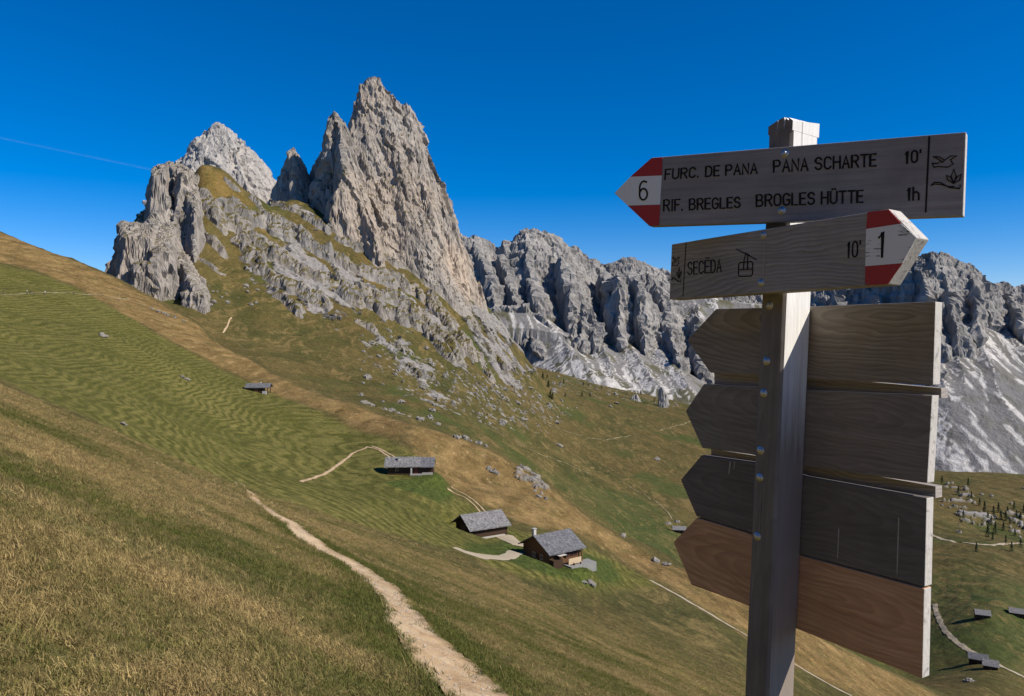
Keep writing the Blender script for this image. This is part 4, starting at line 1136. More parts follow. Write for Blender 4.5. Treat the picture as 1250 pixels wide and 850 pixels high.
    def named(nm, ty):
        a = N.new('GeometryNodeInputNamedAttribute'); a.data_type = ty; a.inputs['Name'].default_value = nm
        return [s for s in a.outputs if s.enabled and s.name == 'Attribute'][0]
    Lk = ng.links.new
    Lk(gi.outputs[0], m2p.inputs['Mesh']); Lk(m2p.outputs[0], iop.inputs['Points'])
    Lk(ci.outputs[0], iop.inputs['Instance']); iop.inputs['Pick Instance'].default_value = True
    Lk(named('pick', 'INT'), iop.inputs['Instance Index'])
    e2r = N.new('FunctionNodeEulerToRotation'); Lk(named('turn', 'FLOAT_VECTOR'), e2r.inputs[0]); Lk(e2r.outputs[0], iop.inputs['Rotation'])
    Lk(named('size', 'FLOAT'), iop.inputs['Scale'])
    Lk(iop.outputs[0], go.inputs[0])
    md = o.modifiers.new('tufts', 'NODES'); md.node_group = ng
build_grass()
# ------------------------------------------------------------------ helpers: solid parts
class MB:
    """collects boxes and prisms into one mesh"""
    def __init__(s): s.bm = bmesh.new()
    def box(s, x0, x1, y0, y1, z0, z1, mi=0):
        v = [s.bm.verts.new(p) for p in ((x0, y0, z0), (x1, y0, z0), (x1, y1, z0), (x0, y1, z0), (x0, y0, z1), (x1, y0, z1), (x1, y1, z1), (x0, y1, z1))]
        for f in ((0, 3, 2, 1), (4, 5, 6, 7), (0, 1, 5, 4), (1, 2, 6, 5), (2, 3, 7, 6), (3, 0, 4, 7)):
            s.bm.faces.new([v[i] for i in f]).material_index = mi
        return s
    def prism(s, pts, off, mi=0):
        """a flat outline pushed along off"""
        off = Vector(off)
        a = [s.bm.verts.new(Vector(p)) for p in pts]; b = [s.bm.verts.new(Vector(p) + off) for p in pts]
        n = len(pts)
        s.bm.faces.new(a[::-1]).material_index = mi; s.bm.faces.new(b).material_index = mi
        for i in range(n): s.bm.faces.new((a[i], a[(i + 1) % n], b[(i + 1) % n], b[i])).material_index = mi
        return s
    def build(s, name, mats, parent=None, bevel=0.0):
        bmesh.ops.recalc_face_normals(s.bm, faces=s.bm.faces[:])
        me = bpy.data.meshes.new(name); s.bm.to_mesh(me); s.bm.free()
        o = link(name, me, mats, parent)
        if bevel:
            md = o.modifiers.new('bevel', 'BEVEL'); md.width = bevel; md.segments = 1; md.limit_method = 'ANGLE'
        return o

def simple(name, col, rough=0.8, var=0.25, scale=3.0, spec=0.2, metal=0.0, stretch=(1, 1, 1)):
    m = NT(name, rough, spec)
    n = m.noise(m.mapped(m.coord('Object'), stretch), scale, 5, 0.6)
    m.color(m.mix(n, tuple(c * (1 - var) for c in col), tuple(min(1, c * (1 + var)) for c in col)))
    m.b.inputs['Metallic'].default_value = metal
    m.bump(n, 0.3, 0.02)
    return m.m
def plank_wall(name, col):
    m = NT(name, 0.85, 0.15)
    p = m.coord('Object'); z = m.sepxyz(p)[2]
    g = m.math('FRACT', m.math('MULTIPLY', z, 5.0))
    n = m.noise(m.mapped(p, (0.8, 0.8, 9)), 1.0, 5, 0.6)
    c = m.mix(n, tuple(v * 0.6 for v in col), tuple(v * 1.45 for v in col))
    c = m.mix(m.ramp(g, [(0.04, 0.8), (0.12, 0)]), c, tuple(v * 0.25 for v in col))
    m.color(c); m.bump(g, 0.4, 0.03)
    return m.m
def shingles(name, a, b):
    m = NT(name, 0.9, 0.2)
    p = m.coord('UV')
    br = m.n.new('ShaderNodeTexBrick'); m.L(p, br.inputs['Vector'])
    br.inputs['Scale'].default_value = 1.0; br.inputs['Brick Width'].default_value = 0.26; br.inputs['Row Height'].default_value = 0.3
    br.inputs['Mortar Size'].default_value = 0.018; br.offset = 0.5
    br.inputs['Color1'].default_value = (*a, 1); br.inputs['Color2'].default_value = (*b, 1); br.inputs['Mortar'].default_value = (*[v * 0.3 for v in a], 1)
    n = m.noise(p, 2.2, 5, 0.7)
    c = m.mix(m.ramp(n, [(0.4, 0), (0.65, 0.75)]), br.outputs['Color'], tuple(v * 1.5 for v in b))
    c = m.mix(m.ramp(m.noise(p, 0.7, 4), [(0.45, 0), (0.7, 0.5)]), c, tuple(v * 0.55 for v in a))
    m.color(c)
    rowf = m.math('FRACT', m.math('MULTIPLY', m.sepxyz(p)[1], 1 / 0.3))
    m.bump(m.math('SUBTRACT', br.outputs['Fac'], rowf), 0.7, 0.05)
    return m.m
M_DARKWOOD = plank_wall('dark_larch_wall', (0.060, 0.036, 0.023))
M_WARMWOOD = plank_wall('brown_larch_wall', (0.14, 0.075, 0.038))
M_PALEWOOD = simple('pale_boards', (0.52, 0.40, 0.26), 0.75, 0.2, 4, stretch=(1, 1, 6))
M_SHINGLE = shingles('grey_shingles', (0.12, 0.117, 0.12), (0.27, 0.258, 0.255))
M_SHINGLE2 = shingles('slate_blue_shingles', (0.095, 0.097, 0.108), (0.19, 0.187, 0.197))
M_STONE = simple('field_stone', (0.42, 0.40, 0.37), 0.9, 0.35, 5)
M_PLASTER = simple('white_plaster', (0.52, 0.49, 0.44), 0.85, 0.2, 3)
M_SLAB = simple('stone_slab', (0.25, 0.245, 0.235), 0.85, 0.3, 2)
M_GLASS = simple('dark_window', (0.02, 0.022, 0.028), 0.15, 0.2, 2, 0.5)
M_METAL = simple('zinc', (0.62, 0.62, 0.63), 0.35, 0.1, 4, 0.5, 0.6)
M_REDWOOD = simple('red_brown_shutter', (0.12, 0.035, 0.022), 0.7, 0.3, 5)

def roof_part(L, W, eave, rise, over, gab, parent, mat, x0=None, x1=None, thick=0.16):
    """two slopes with real thickness, mapped in metres so that the shingle courses run level"""
    x0 = -L / 2 - gab if x0 is None else x0; x1 = L / 2 + gab if x1 is None else x1
    k = rise / (W / 2)
    bm = bmesh.new(); uv = bm.loops.layers.uv.new('UVMap')
    yo = W / 2 + over; ze = eave - k * over; zr = eave + rise
    nseg = 14
    for sgn in (-1, 1):
        def vv(x, y, z): return bm.verts.new((x, sgn * y, z))
        sl = math.hypot(yo, zr - ze)
        rows = []
        for t in (0, 1):
            y, z = yo * (1 - t), ze + (zr - ze) * t
            rows.append([vv(x0 + (x1 - x0) * i / nseg, y, z + 0.025 * math.sin(i * 2.1 + t) * (0.5 if t else 1)) for i in range(nseg + 1)])
        lows = [[bm.verts.new(v.co - Vector((0, 0, thick))) for v in r] for r in rows]
        def face(q, uvs=None):
            f = bm.faces.new(q)
            if uvs:
                for l, c in zip(f.loops, uvs): l[uv].uv = c
        for i in range(nseg):
            xa, xb = rows[0][i].co.x, rows[0][i + 1].co.x
            face((rows[0][i], rows[0][i + 1], rows[1][i + 1], rows[1][i]), ((xa, 0), (xb, 0), (xb, sl), (xa, sl)))
            face((lows[0][i], lows[1][i], lows[1][i + 1], lows[0][i + 1]), ((xa, 0), (xa, sl), (xb, sl), (xb, 0)))
            face((rows[0][i], lows[0][i], lows[0][i + 1], rows[0][i + 1]), ((xa, 0), (xa, -.1), (xb, -.1), (xb, 0)))
        for i in (0, nseg):
            face((rows[0][i], rows[1][i], lows[1][i], lows[0][i]), ((0, 0), (sl, 0), (sl, .1), (0, .1)))
    bmesh.ops.recalc_face_normals(bm, faces=bm.faces[:])
    me = bpy.data.meshes.new('roof'); bm.to_mesh(me); bm.free()
    return link('roof', me, mat, parent)

def walls_part(L, W, eave, rise, deep, parent, mat, x0=None, x1=None):
    x0 = -L / 2 if x0 is None else x0; x1 = L / 2 if x1 is None else x1
    b = MB()
    b.prism([(x0, -W / 2, -deep), (x0, W / 2, -deep), (x0, W / 2, eave - 0.17), (x0, 0, eave + rise - 0.20), (x0, -W / 2, eave - 0.17)], (x1 - x0, 0, 0))
    return b.build('wall', mat, parent)
def window_part(x, z, w, h, ywall, side, parent, shutter=None, face='y'):
    def bx(mb, a0, a1, d0, d1, z0, z1):
        lo, hi = sorted((ywall + side * d0, ywall + side * d1))
        if face == 'y': mb.box(a0, a1, lo, hi, z0, z1)
        else: mb.box(lo, hi, a0, a1, z0, z1)
    f = MB()
    for a0, a1, z0, z1 in ((x - w / 2 - .07, x - w / 2, z, z + h), (x + w / 2, x + w / 2 + .07, z, z + h), (x - w / 2 - .07, x + w / 2 + .07, z + h, z + h + .07), (x - w / 2 - .1, x + w / 2 + .1, z - .07, z)):
        bx(f, a0, a1, -0.02, 0.06, z0, z1)
    bx(f, x - .02, x + .02, -0.02, 0.045, z, z + h)
    fo = f.build('window', M_PALEWOOD if shutter is None else shutter, parent)
    g = MB(); bx(g, x - w / 2, x + w / 2, -0.02, 0.02, z, z + h); g.build('pane', M_GLASS, fo)

def ground_at(x, y): return float(H(np.array([x]), np.array([y]))[0])

def barn():
    t = empty('barn', (-6.2, 155.9, ground_at(-6.2, 155.9) + 0.1), R(31), 'dark timber barn with mottled grey shingle roof, left of the hut with the chimney', 'barn')
    L, W, e, r = 7.9, 6.6, 2.35, 1.9
    walls_part(L, W, e, r, 2.0, t, M_DARKWOOD)
    roof_part(L, W, e, r, 0.75, 0.75, t, M_SHINGLE)
    MB().box(-2.6, 3.4, -W / 2 - 0.45, -W / 2 - 0.003, -2.2, 0.15).build('stone_base', M_STONE, t)
    door = MB().box(-L / 2 - 0.07, -L / 2 + 0.02, -1.1, 1.1, 0.0, 2.1).build('door', M_WARMWOOD, t)
    MB().box(-L / 2 - 0.11, -L / 2 - 0.07, 0.7, 0.8, 0.95, 1.1).build('handle', M_METAL, door)
    for y in (-W / 2 + 0.08, W / 2 - 0.08):
        MB().box(L / 2 + 0.02, L / 2 + 0.2, y - 0.1, y + 0.1, -1.5, e - 0.2).build('post', M_DARKWOOD, t)
    MB().box(-L / 2 - 0.6, -L / 2 + 0.2, -W / 2 - 0.35, -W / 2 - 0.15, -1.8, 1.9).build('corner_post', M_DARKWOOD, t)
barn()
def chalet():
    x, y = 7.2, 140.6
    t = empty('chalet', (x, y, ground_at(x, y) + 0.25), R(36), 'small brown timber chalet with chimney, blue grey roof and stone terrace', 'chalet')
    L, W, e, r = 7.2, 7.6, 2.75, 2.0
    walls_part(L, W, e, r, 3.4, t, M_WARMWOOD)
    roof_part(L, W, e, r, 0.8, 0.65, t, M_SHINGLE2)
    ch = MB().box(-L / 2 + 0.2, -L / 2 + 0.75, 0.9, 1.45, e + 0.6, e + r + 0.75).build('chimney', M_PLASTER, t)
    MB().box(-L / 2 + 0.1, -L / 2 + 0.85, 0.8, 1.55, e + r + 0.753, e + r + 0.87).build('chimney_cap', M_STONE, ch)
    c_, s_ = math.cos(R(36)), math.sin(R(36))
    gf = ground_at(x + c_ * 2 + s_ * (W / 2 + 1.2), y + s_ * 2 - c_ * (W / 2 + 1.2)) - (ground_at(x, y) + 0.25) + 0.2
    gf = max(gf, -0.5)
    MB().box(-0.6, L / 2 + 1.6, -W / 2 - 2.4, -W / 2 - 0.003, gf - 1.6, gf).build('terrace', M_SLAB, t)
    MB().box(0.0, 2.9, -W / 2 - 0.95, -W / 2 - 0.85, gf + 0.003, gf + 1.0).build('balustrade', M_PALEWOOD, t)
    for q in (0.15, 1.2, 2.1): window_part(q + 0.2, gf + 1.15, 0.62, 0.85, -W / 2, -1, t, M_REDWOOD)
    for q in (-1.6, 0.6): window_part(q, 0.8, 0.6, 0.75, -L / 2, -1, t, None, 'x')
    door = MB().box(-L / 2 - 0.06, -L / 2 + 0.02, -0.75, -0.05, -0.4, 1.55).build('door', M_DARKWOOD, t)
    MB().box(-L / 2 - 0.1, -L / 2 - 0.06, -0.2, -0.12, 0.55, 0.7).build('handle', M_METAL, door)
    MB().box(L / 2 - 0.25, L / 2 - 0.08, -W / 2 - 0.6, -W / 2 - 0.42, gf + 0.003, e - 0.45).build('post', M_WARMWOOD, t)
    MB().box(-L / 2 + 0.02, -L / 2 + 2.1, -W / 2 - 1.1, -W / 2 - 0.003, gf - 1.5, gf + 1.3).build('porch', M_DARKWOOD, t)
    # bench and table on the terrace, canvas top over the porch corner
    m = empty('bench', tuple(t.matrix_basis @ Vector((1.4, -W / 2 - 1.6, gf))), R(36), 'low wooden bench standing on the chalet terrace', 'bench')
    MB().box(-0.9, 0.9, -0.18, 0.18, 0.40, 0.46).build('seat', M_PALEWOOD, m)
    for q in (-0.75, 0.75): MB().box(q - 0.05, q + 0.05, -0.16, 0.16, 0.0, 0.4).build('leg', M_DARKWOOD, m)
    k = empty('table', tuple(t.matrix_basis @ Vector((-1.5, -W / 2 - 0.75, gf + 1.3))), R(36), 'white topped table on the dark porch of the chalet', 'table')
    MB().box(-0.85, 0.85, -0.5, 0.5, 0.62, 0.68).build('tabletop', M_PLASTER, k)
    for q in (-0.7, 0.7): MB().box(q - 0.05, q + 0.05, -0.4, 0.4, 0.0, 0.62).build('leg', M_DARKWOOD, k)
chalet()
def long_hut():
    x, y = -25.0, 192.6
    t = empty('farm_hut', (x, y, ground_at(x, y) + 0.1), R(3), 'long dark farm hut with two-tone grey roof and white vent', 'hut')
    W, e, r = 5.4, 2.35, 1.5
    walls_part(11, W, e, r, 3.2, t, M_DARKWOOD, -5.5, 2.2)
    walls_part(11, W, e - 0.06, r, 3.2, t, M_DARKWOOD, 2.21, 5.6)
    roof_part(0, W, e, r, 0.7, 0, t, M_SHINGLE, -6.3, 2.5)
    roof_part(0, W, e - 0.12, r, 0.66, 0, t, M_SHINGLE2, 2.5, 5.95)
    v = MB().box(-3.1, -2.65, -1.35, -0.9, e + 0.5, e + 1.5).build('vent', M_PLASTER, t)
    MB().box(-3.2, -2.55, -1.45, -0.8, e + 1.503, e + 1.6).build('vent_cap', M_METAL, v)
    gp = ground_at(x + 1.5, y - W / 2 - 0.8) - (ground_at(x, y) + 0.1) + 0.25
    MB().box(0.0, 2.9, -W / 2 - 1.5, -W / 2 - 0.003, gp - 1.2, gp).build('porch', M_SLAB, t)
    MB().box(0.2, 0.55, -W / 2 - 1.3, -W / 2 - 1.0, gp + 0.003, gp + 1.5).build('porch_post', M_PLASTER, t)
    MB().box(0.9, 1.9, -W / 2 - 0.06, -W / 2 - 0.005, gp + 0.003, gp + 1.9).build('door', M_REDWOOD, t)
    MB().box(2.9, 5.5, -W / 2 - 0.3, -W / 2 - 0.005, gp - 2.0, gp + 0.25).build('stone_base', M_STONE, t)
    window_part(-3.2, 0.9, 0.6, 0.6, -W / 2, -1, t)
long_hut()
def open_shed():
    h = hit(314, 479, 180, 330); x, y = h[0], h[1] + 2
    t = empty('hay_shed', (x, y, ground_at(x, y)), R(4), 'lone open-fronted hay shed on the mown slope above the other huts', 'shed')
    L, W, e, r = 8.2, 4.6, 2.0, 1.2
    walls_part(L, W, e, r, 1.6, t, M_DARKWOOD, -L / 2, 1.8)
    roof_part(L, W, e, r, 0.6, 0.7, t, M_SHINGLE2)
    for px in (L / 2 - 0.2,):
        for sy in (-1, 1): MB().box(px - 0.12, px + 0.12, sy * (W / 2 - 0.2) - 0.12, sy * (W / 2 - 0.2) + 0.12, -1.5, e - 0.15).build('post', M_DARKWOOD, t)
    v = MB().box(0.4, 0.8, 0.3, 0.7, e + 0.7, e + 1.7).build('vent', M_PLASTER, t)
    MB().box(1.9, 3.6, -W / 2 - 0.5, -W / 2 + 0.2, -1.2, 0.25).build('stone_base', M_STONE, t)
    MB().box(-1.2, 0.2, -W / 2 - 0.05, -W / 2 - 0.004, 0, 1.6).build('door', M_WARMWOOD, t)
open_shed()
def small_hut(px, py, rz, L, W, label, ymin=300, mat=None):
    h = hit(px, py, ymin)
    t = empty('field_hut', (h[0], h[1], h[2]), rz, label, 'hut', 'small huts down in the valley')
    walls_part(L, W, 2.9, 1.9, 2.0, t, M_DARKWOOD)
    roof_part(L, W, 2.9, 1.9, 0.6, 0.6, t, mat or M_SHINGLE)
    MB().box(-0.5, 0.5, -W / 2 - 0.05, -W / 2 - 0.004, 0, 1.6).build('door', M_WARMWOOD, t)
small_hut(1199, 754, R(-20), 7.5, 5.5, 'upper left field hut right of the signpost, alone on green grass')
small_hut(1242, 752, R(-25), 8.5, 6, 'field hut cut by the right edge of the photo')
small_hut(1194, 809, R(-28), 8.0, 5.0, 'left one of two joined huts beside the pale curving track', mat=M_SHINGLE2)
small_hut(1209, 817, R(-28), 6.0, 5.0, 'right one of two joined huts beside the pale curving track')
small_hut(829, 650, R(-6), 9.0, 6, 'dark field hut in the valley at the left edge of the lowest sign board', 380)

# ------------------------------------------------------------------ boulders
def boulder_mesh(seed, sub=3):
    bm = bmesh.new(); bmesh.ops.create_icosphere(bm, subdivisions=sub, radius=1.0)
    v = np.array([q.co[:] for q in bm.verts])
    d = facets(v[:, 0] + seed * 5.1, v[:, 1], v[:, 2], 0.8, seed) + 0.4 * facets(v[:, 0], v[:, 1] + seed, v[:, 2], 0.35, seed + 3)
    for q, k in zip(bm.verts, d):
        q.co *= 1 + 0.42 * k
        q.co.z *= 0.72
    me = bpy.data.meshes.new('boulder'); bm.to_mesh(me); bm.free()
    return me
def boulder_material():
    m = NT('boulder_stone', 0.92, 0.15)
    p = m.geo()
    n = m.noise(p, 0.9, 6, 0.7); n2 = m.noise(p, 0.18, 4)
    c = m.ramp(n, [(0.3, (0.13, 0.12, 0.108)), (0.55, (0.25, 0.23, 0.205)), (0.75, (0.38, 0.35, 0.31))])
    c = m.mix(m.ramp(n2, [(0.5, 0), (0.7, 0.5)]), c, (0.20, 0.17, 0.12))
    m.color(c); m.bump(n, 0.6, 0.2)
    return m.m
MAT_BOULDER = boulder_material()
BM = [boulder_mesh(k) for k in range(6)]
for me in BM: me.materials.append(MAT_BOULDER)
_bn = 0
def boulder(x, y, r, label, group, sink=0.38):
    global _bn
    o = bpy.data.objects.new('boulder', BM[_bn % 6]); COL.objects.link(o); _bn += 1
    o.location = (x, y, ground_at(x, y) + r * (0.5 - sink))
    o.rotation_euler = (random.uniform(-.3, .3), random.uniform(-.3, .3), random.uniform(0, 6.28))
    o.scale = (r * random.uniform(0.8, 1.3), r * random.uniform(0.8, 1.2), r * random.uniform(0.7, 1.15))
    return tag(o, label, 'boulder', group)
def at_px(px, py, r, label, ymin, group=None, ymax=4000):
    h = hit(px, py, ymin, ymax); return boulder(h[0], h[1], r, label, group)
at_px(722, 714, 0.85, 'pale stone in the lawn just below the chalet, largest there', 90)
at_px(713, 712, 0.5, 'smaller pale stone in the lawn below the chalet', 90)
for a, b, r in ((556, 535, 1.3), (561, 534, 1.0), (567, 536, 1.5), (574, 537, 0.9), (584, 539, 1.4), (593, 541, 0.9)):
    at_px(a, b, r, 'grey boulder in the row on the brow above the long hut', 250, 'row of grey boulders on the brow', 420)
for a, b, r in ((596, 573, 1.1), (602, 577, 1.3), (607, 579, 0.8)):
    at_px(a, b, r, 'brown boulder heaped in dry grass above the barn', 180, 'heap of brown boulders', 320)
for a, b, r in ((630, 583, 0.8), (637, 587, 0.7), (642, 586, 1.2), (648, 588, 1.3), (654, 586, 1.5), (660, 591, 1.5), (663, 597, 1.2), (657, 607, 0.8), (666, 610, 0.7), (652, 600, 0.7)):
    at_px(a, b, r, 'pale rock of the outcrop in the dry brow between barn and valley', 200, 'pale outcrop on the dry brow', 330)
for a, b, r, l in ((800, 686, 1.5, 'dark mossy boulder on the brow, nearest to the lowest board tip'), (812, 690, 1.0, 'grey boulder right of the mossy one by the lowest board'), (760, 655, 1.0, 'small pale boulder on the green edge, above the mossy one')):
    at_px(a, b, r, l, 180, None, 500)
for a, b, r, l in ((826, 638, 2.6, 'grey boulder just above the valley hut'), (815, 640, 2.0, 'low boulder left of the valley hut, behind it'), (683, 545, 3.2, 'dark lone boulder beside the thin trail in the valley'), (802, 562, 4.0, 'grey boulder on the far valley slope near the third board tip')):
    at_px(a, b, r, l, 380)
for a, b, r in ((193, 381, 1.0), (200, 383, 1.3), (204, 386, 1.1), (213, 388, 1.2), (224, 392, 0.8), (185, 377, 0.8)):
    at_px(a, b, r, 'pale rock in the short row along the brown brow below the bluff', 330, 'row of pale rocks on the brown brow', 520)
for a, b, r, l in ((125, 411, 1.3, 'small pale stone alone in the upper hay meadow'), (228, 464, 1.0, 'larger stone in the middle of the hay meadow'), (222, 461, 0.7, 'smaller stone touching the one in mid meadow'), (151, 519, 0.7, 'little pale stone low in the hay meadow by the near brow'), (1183, 832, 1.6, 'dark boulder by the lower right corner of the signpost')):
    at_px(a, b, r, l, 95)
rs = random.Random(5)
PX_SC = [(rs.uniform(440, 690), rs.uniform(405, 520)) for _ in range(260)]
n = 0
for a, b in PX_SC:
    h = hit(a, b, 450)
    if h[1] < 1900 and n < 110 and b > 405 + (a - 440) * 0.18:
        boulder(h[0], h[1], rs.choice((1.2, 1.6, 2.0, 2.6, 3.4)) * (h[1] / 800) ** 0.5, 'boulder strewn on the alp below the rock bands', 'boulders strewn below the rock bands'); n += 1
for _ in range(70):
    a, b = rs.uniform(600, 850), rs.uniform(452, 500)
    h = hit(a, b, 900)
    if h[1] < 2600: boulder(h[0], h[1], rs.uniform(2.0, 5.5), 'block of the boulder field on the pass', 'boulder field on the pass')
for _ in range(16):
    a, b = rs.uniform(1150, 1290), rs.uniform(596, 652)
    h = hit(a, b, 700)
    if h[1] < 2200: boulder(h[0], h[1], rs.uniform(1.2, 3.6), 'pale block on the rocky knoll right of the signpost', 'pale blocks on the knoll')
for _ in range(60):
    a, b = rs.uniform(160, 330), rs.uniform(330, 375)
    h = hit(a, b, 520)
    if b > 372 - (a - 230) * 0.12 - 26 and 540 < h[1] < 800: boulder(h[0], h[1], rs.uniform(0.8, 2.6), 'block of the rubble apron at the foot of the bluff', 'rubble at the foot of the bluff')

# ------------------------------------------------------------------ conifers on the right
def conifer_mats():
    m = NT('conifer_needles', 0.8, 0.15)
    m.color(m.mix(m.noise(m.geo(), 1.3, 4), (0.018, 0.030, 0.012), (0.045, 0.062, 0.022)))
    return m.m
M_NEEDLE = conifer_mats()
M_BARK = simple('bark', (0.10, 0.07, 0.05), 0.9, 0.3, 6)
def conifer_meshes(seed, h=9.0):
    r = random.Random(seed)
    bm = bmesh.new()
    for k in range(420):
        t = r.random() ** 0.8
        z = 0.7 + (h - 0.7) * t
        rad = (1 - t) * h * 0.29 * (0.75 + 0.25 * math.sin(z * 5 + seed)) * r.uniform(0.35, 1.08) + 0.04
        a = r.uniform(0, 6.283)
        c = Vector((rad * math.cos(a), rad * math.sin(a), z - rad * 0.35))
        out = Vector((math.cos(a), math.sin(a), -0.45)); sd = Vector((-math.sin(a), math.cos(a), r.uniform(-.4, .4)))
        s = r.uniform(0.28, 0.6)
        bm.faces.new([bm.verts.new(c + p) for p in (-sd * s * .5 - out * s * .5, sd * s * .5 - out * s * .5, sd * s * .25 + out * s, -sd * s * .25 + out * s)])
    cr = bpy.data.meshes.new('crown'); bm.to_mesh(cr); bm.free()
    bm = bmesh.new(); bmesh.ops.create_cone(bm, segments=7, radius1=0.2, radius2=0.03, depth=h, cap_ends=True, matrix=Matrix.Translation((0, 0, h / 2 - 0.3)))
    tr = bpy.data.meshes.new('trunk'); bm.to_mesh(tr); bm.free()
    cr.materials.append(M_NEEDLE); tr.materials.append(M_BARK)
    return cr, tr
CON = [conifer_meshes(k) for k in range(3)]
TREES = [(1182, 594), (1206, 634), (1210, 641), (1213, 629), (1219, 626), (1228, 636), (1233, 640), (1241, 632), (1246, 637), (1206, 656), (1192, 674), (1246, 668), (1239, 655), (1235, 673), (1150, 590), (1259, 640), (1264, 655), (1225, 648), (1215, 652), (1186, 610), (1196, 618), (1202, 626), (1222, 634), (1230, 628), (1238, 622), (1250, 626), (1212, 660), (1228, 664), (1176, 632), (1170, 604), (1253, 676)]
for i, (a, b) in enumerate(TREES):
    h = hit(a, b, 600)
    t = empty('conifer_tree', (h[0], h[1], h[2] - 0.2), rs.uniform(0, 6), 'small dark conifer on the slope right of the signpost', 'tree', 'conifers right of the signpost')
    s = rs.uniform(0.9, 1.7) * (h[1] / 900) ** 0.4
    for me, nm in zip(CON[i % 3], ('crown', 'trunk')):
        o = bpy.data.objects.new(nm, me); COL.objects.link(o); o.parent = t
    t.scale = (s, s, s)
SPECKS = [(rs.uniform(655, 850), rs.uniform(460, 492)) for _ in range(26)]
for i, (a, b) in enumerate(SPECKS):
    h = hit(a, b, 1000)
    t = empty('conifer_tree', (h[0], h[1], h[2] - 0.3), rs.uniform(0, 6), 'tiny dark conifer among the blocks on the pass', 'tree', 'conifers on the pass')
    for me, nm in zip(CON[i % 3], ('crown', 'trunk')):
        o = bpy.data.objects.new(nm, me); COL.objects.link(o); o.parent = t
    s = rs.uniform(0.8, 1.4); t.scale = (s * 1.3, s * 1.3, s)

# ------------------------------------------------------------------ walkers on the meadow trail
def person_mat(name, top, legs, hair):
    m = NT(name, 0.85, 0.1)
    z = m.sepxyz(m.coord('Object'))[2]
    c = m.ramp(m.math('DIVIDE', z, 2.0), [(0.0, (0.05, 0.04, 0.035)), (0.05, legs), (0.45, top), (0.725, (0.45, 0.28, 0.2)), (0.82, hair)], 'CONSTANT')
    m.color(c)
    return m.m
def person_mesh(stride):
    me = bpy.data.meshes.new('person')
    J = [(0, 0, .95), (0, 0, 1.15), (0, 0, 1.40), (0, 0, 1.50), (0, -.01, 1.60), (0, -.01, 1.72),
         (.10, 0, .90), (.11, -stride * .5, .50), (.11, -stride * .45, .08), (.11, -stride * .45 - .16, .03),
         (-.10, 0, .90), (-.11, stride * .35, .50), (-.11, stride * .9, .10), (-.11, stride * .9 - .15, .03),
         (.19, 0, 1.40), (.25, stride * .3, 1.13), (.24, stride * .2 - .12, .90),
         (-.19, 0, 1.40), (-.25, -stride * .3, 1.13), (-.24, -stride * .3 - .10, .90)]
    E = [(0, 1), (1, 2), (2, 3), (3, 4), (4, 5), (0, 6), (6, 7), (7, 8), (8, 9), (0, 10), (10, 11), (11, 12), (12, 13), (2, 14), (14, 15), (15, 16), (2, 17), (17, 18), (18, 19)]
    rad = [.14, .13, .14, .055, .095, .09, .09, .065, .045, .04, .09, .065, .045, .04, .065, .045, .035, .065, .045, .035]
    me.from_pydata(J, E, [])
    o = bpy.data.objects.new('person', me); COL.objects.link(o)
    md = o.modifiers.new('skin', 'SKIN')
    for v, r_ in zip(me.skin_vertices[0].data, rad): v.radius = (r_, r_ * 0.8)
    me.skin_vertices[0].data[0].use_root = True
    o.modifiers.new('sub', 'SUBSURF').levels = 1
    dg = bpy.context.evaluated_depsgraph_get()
    out = bpy.data.meshes.new_from_object(o.evaluated_get(dg)); out.name = 'person'
    bpy.data.objects.remove(o)
    return out
PEOPLE = [(4, 359, 'dark', 'walker at the far left end of the meadow trail', (.03, .03, .04), 0.35),
          (33, 359, 'pale', 'walker in a pale top, first of the trio on the trail', (.65, .62, .58), 0.3),
          (37, 359, 'dark', 'walker in a dark top, middle of the trio on the trail', (.04, .04, .05), 0.4),
          (41, 360, 'red', 'walker in a brown top, last of the trio on the trail', (.20, .10, .06), 0.3),
          (55, 360, 'white', 'walker in a white top alone between trio and pair', (.8, .8, .78), 0.35),
          (90, 361, 'dark', 'walker in a dark jacket on the dry grass of the trail', (.05, .04, .04), 0.4),
          (143, 363, 'dark', 'left walker of the pair nearest the bluff', (.06, .03, .02), 0.35),
          (148, 363, 'grey', 'right walker of the pair nearest the bluff', (.10, .09, .09), 0.25)]
for a, b, nm, lab, top, st in PEOPLE:
    h = hit(a, b, 250, 520)
    me = person_mesh(st); me.materials.append(person_mat('clothes', top, (.04, .045, .07), (.05, .03, .02)))
    o = bpy.data.objects.new('person', me); COL.objects.link(o)
    o.location = (h[0], h[1], h[2] + 0.12); o.rotation_euler = (0, 0, R(rs.choice((-80, 85)) + rs.uniform(-20, 20)))
    tag(o, lab, 'person', 'walkers on the meadow trail')

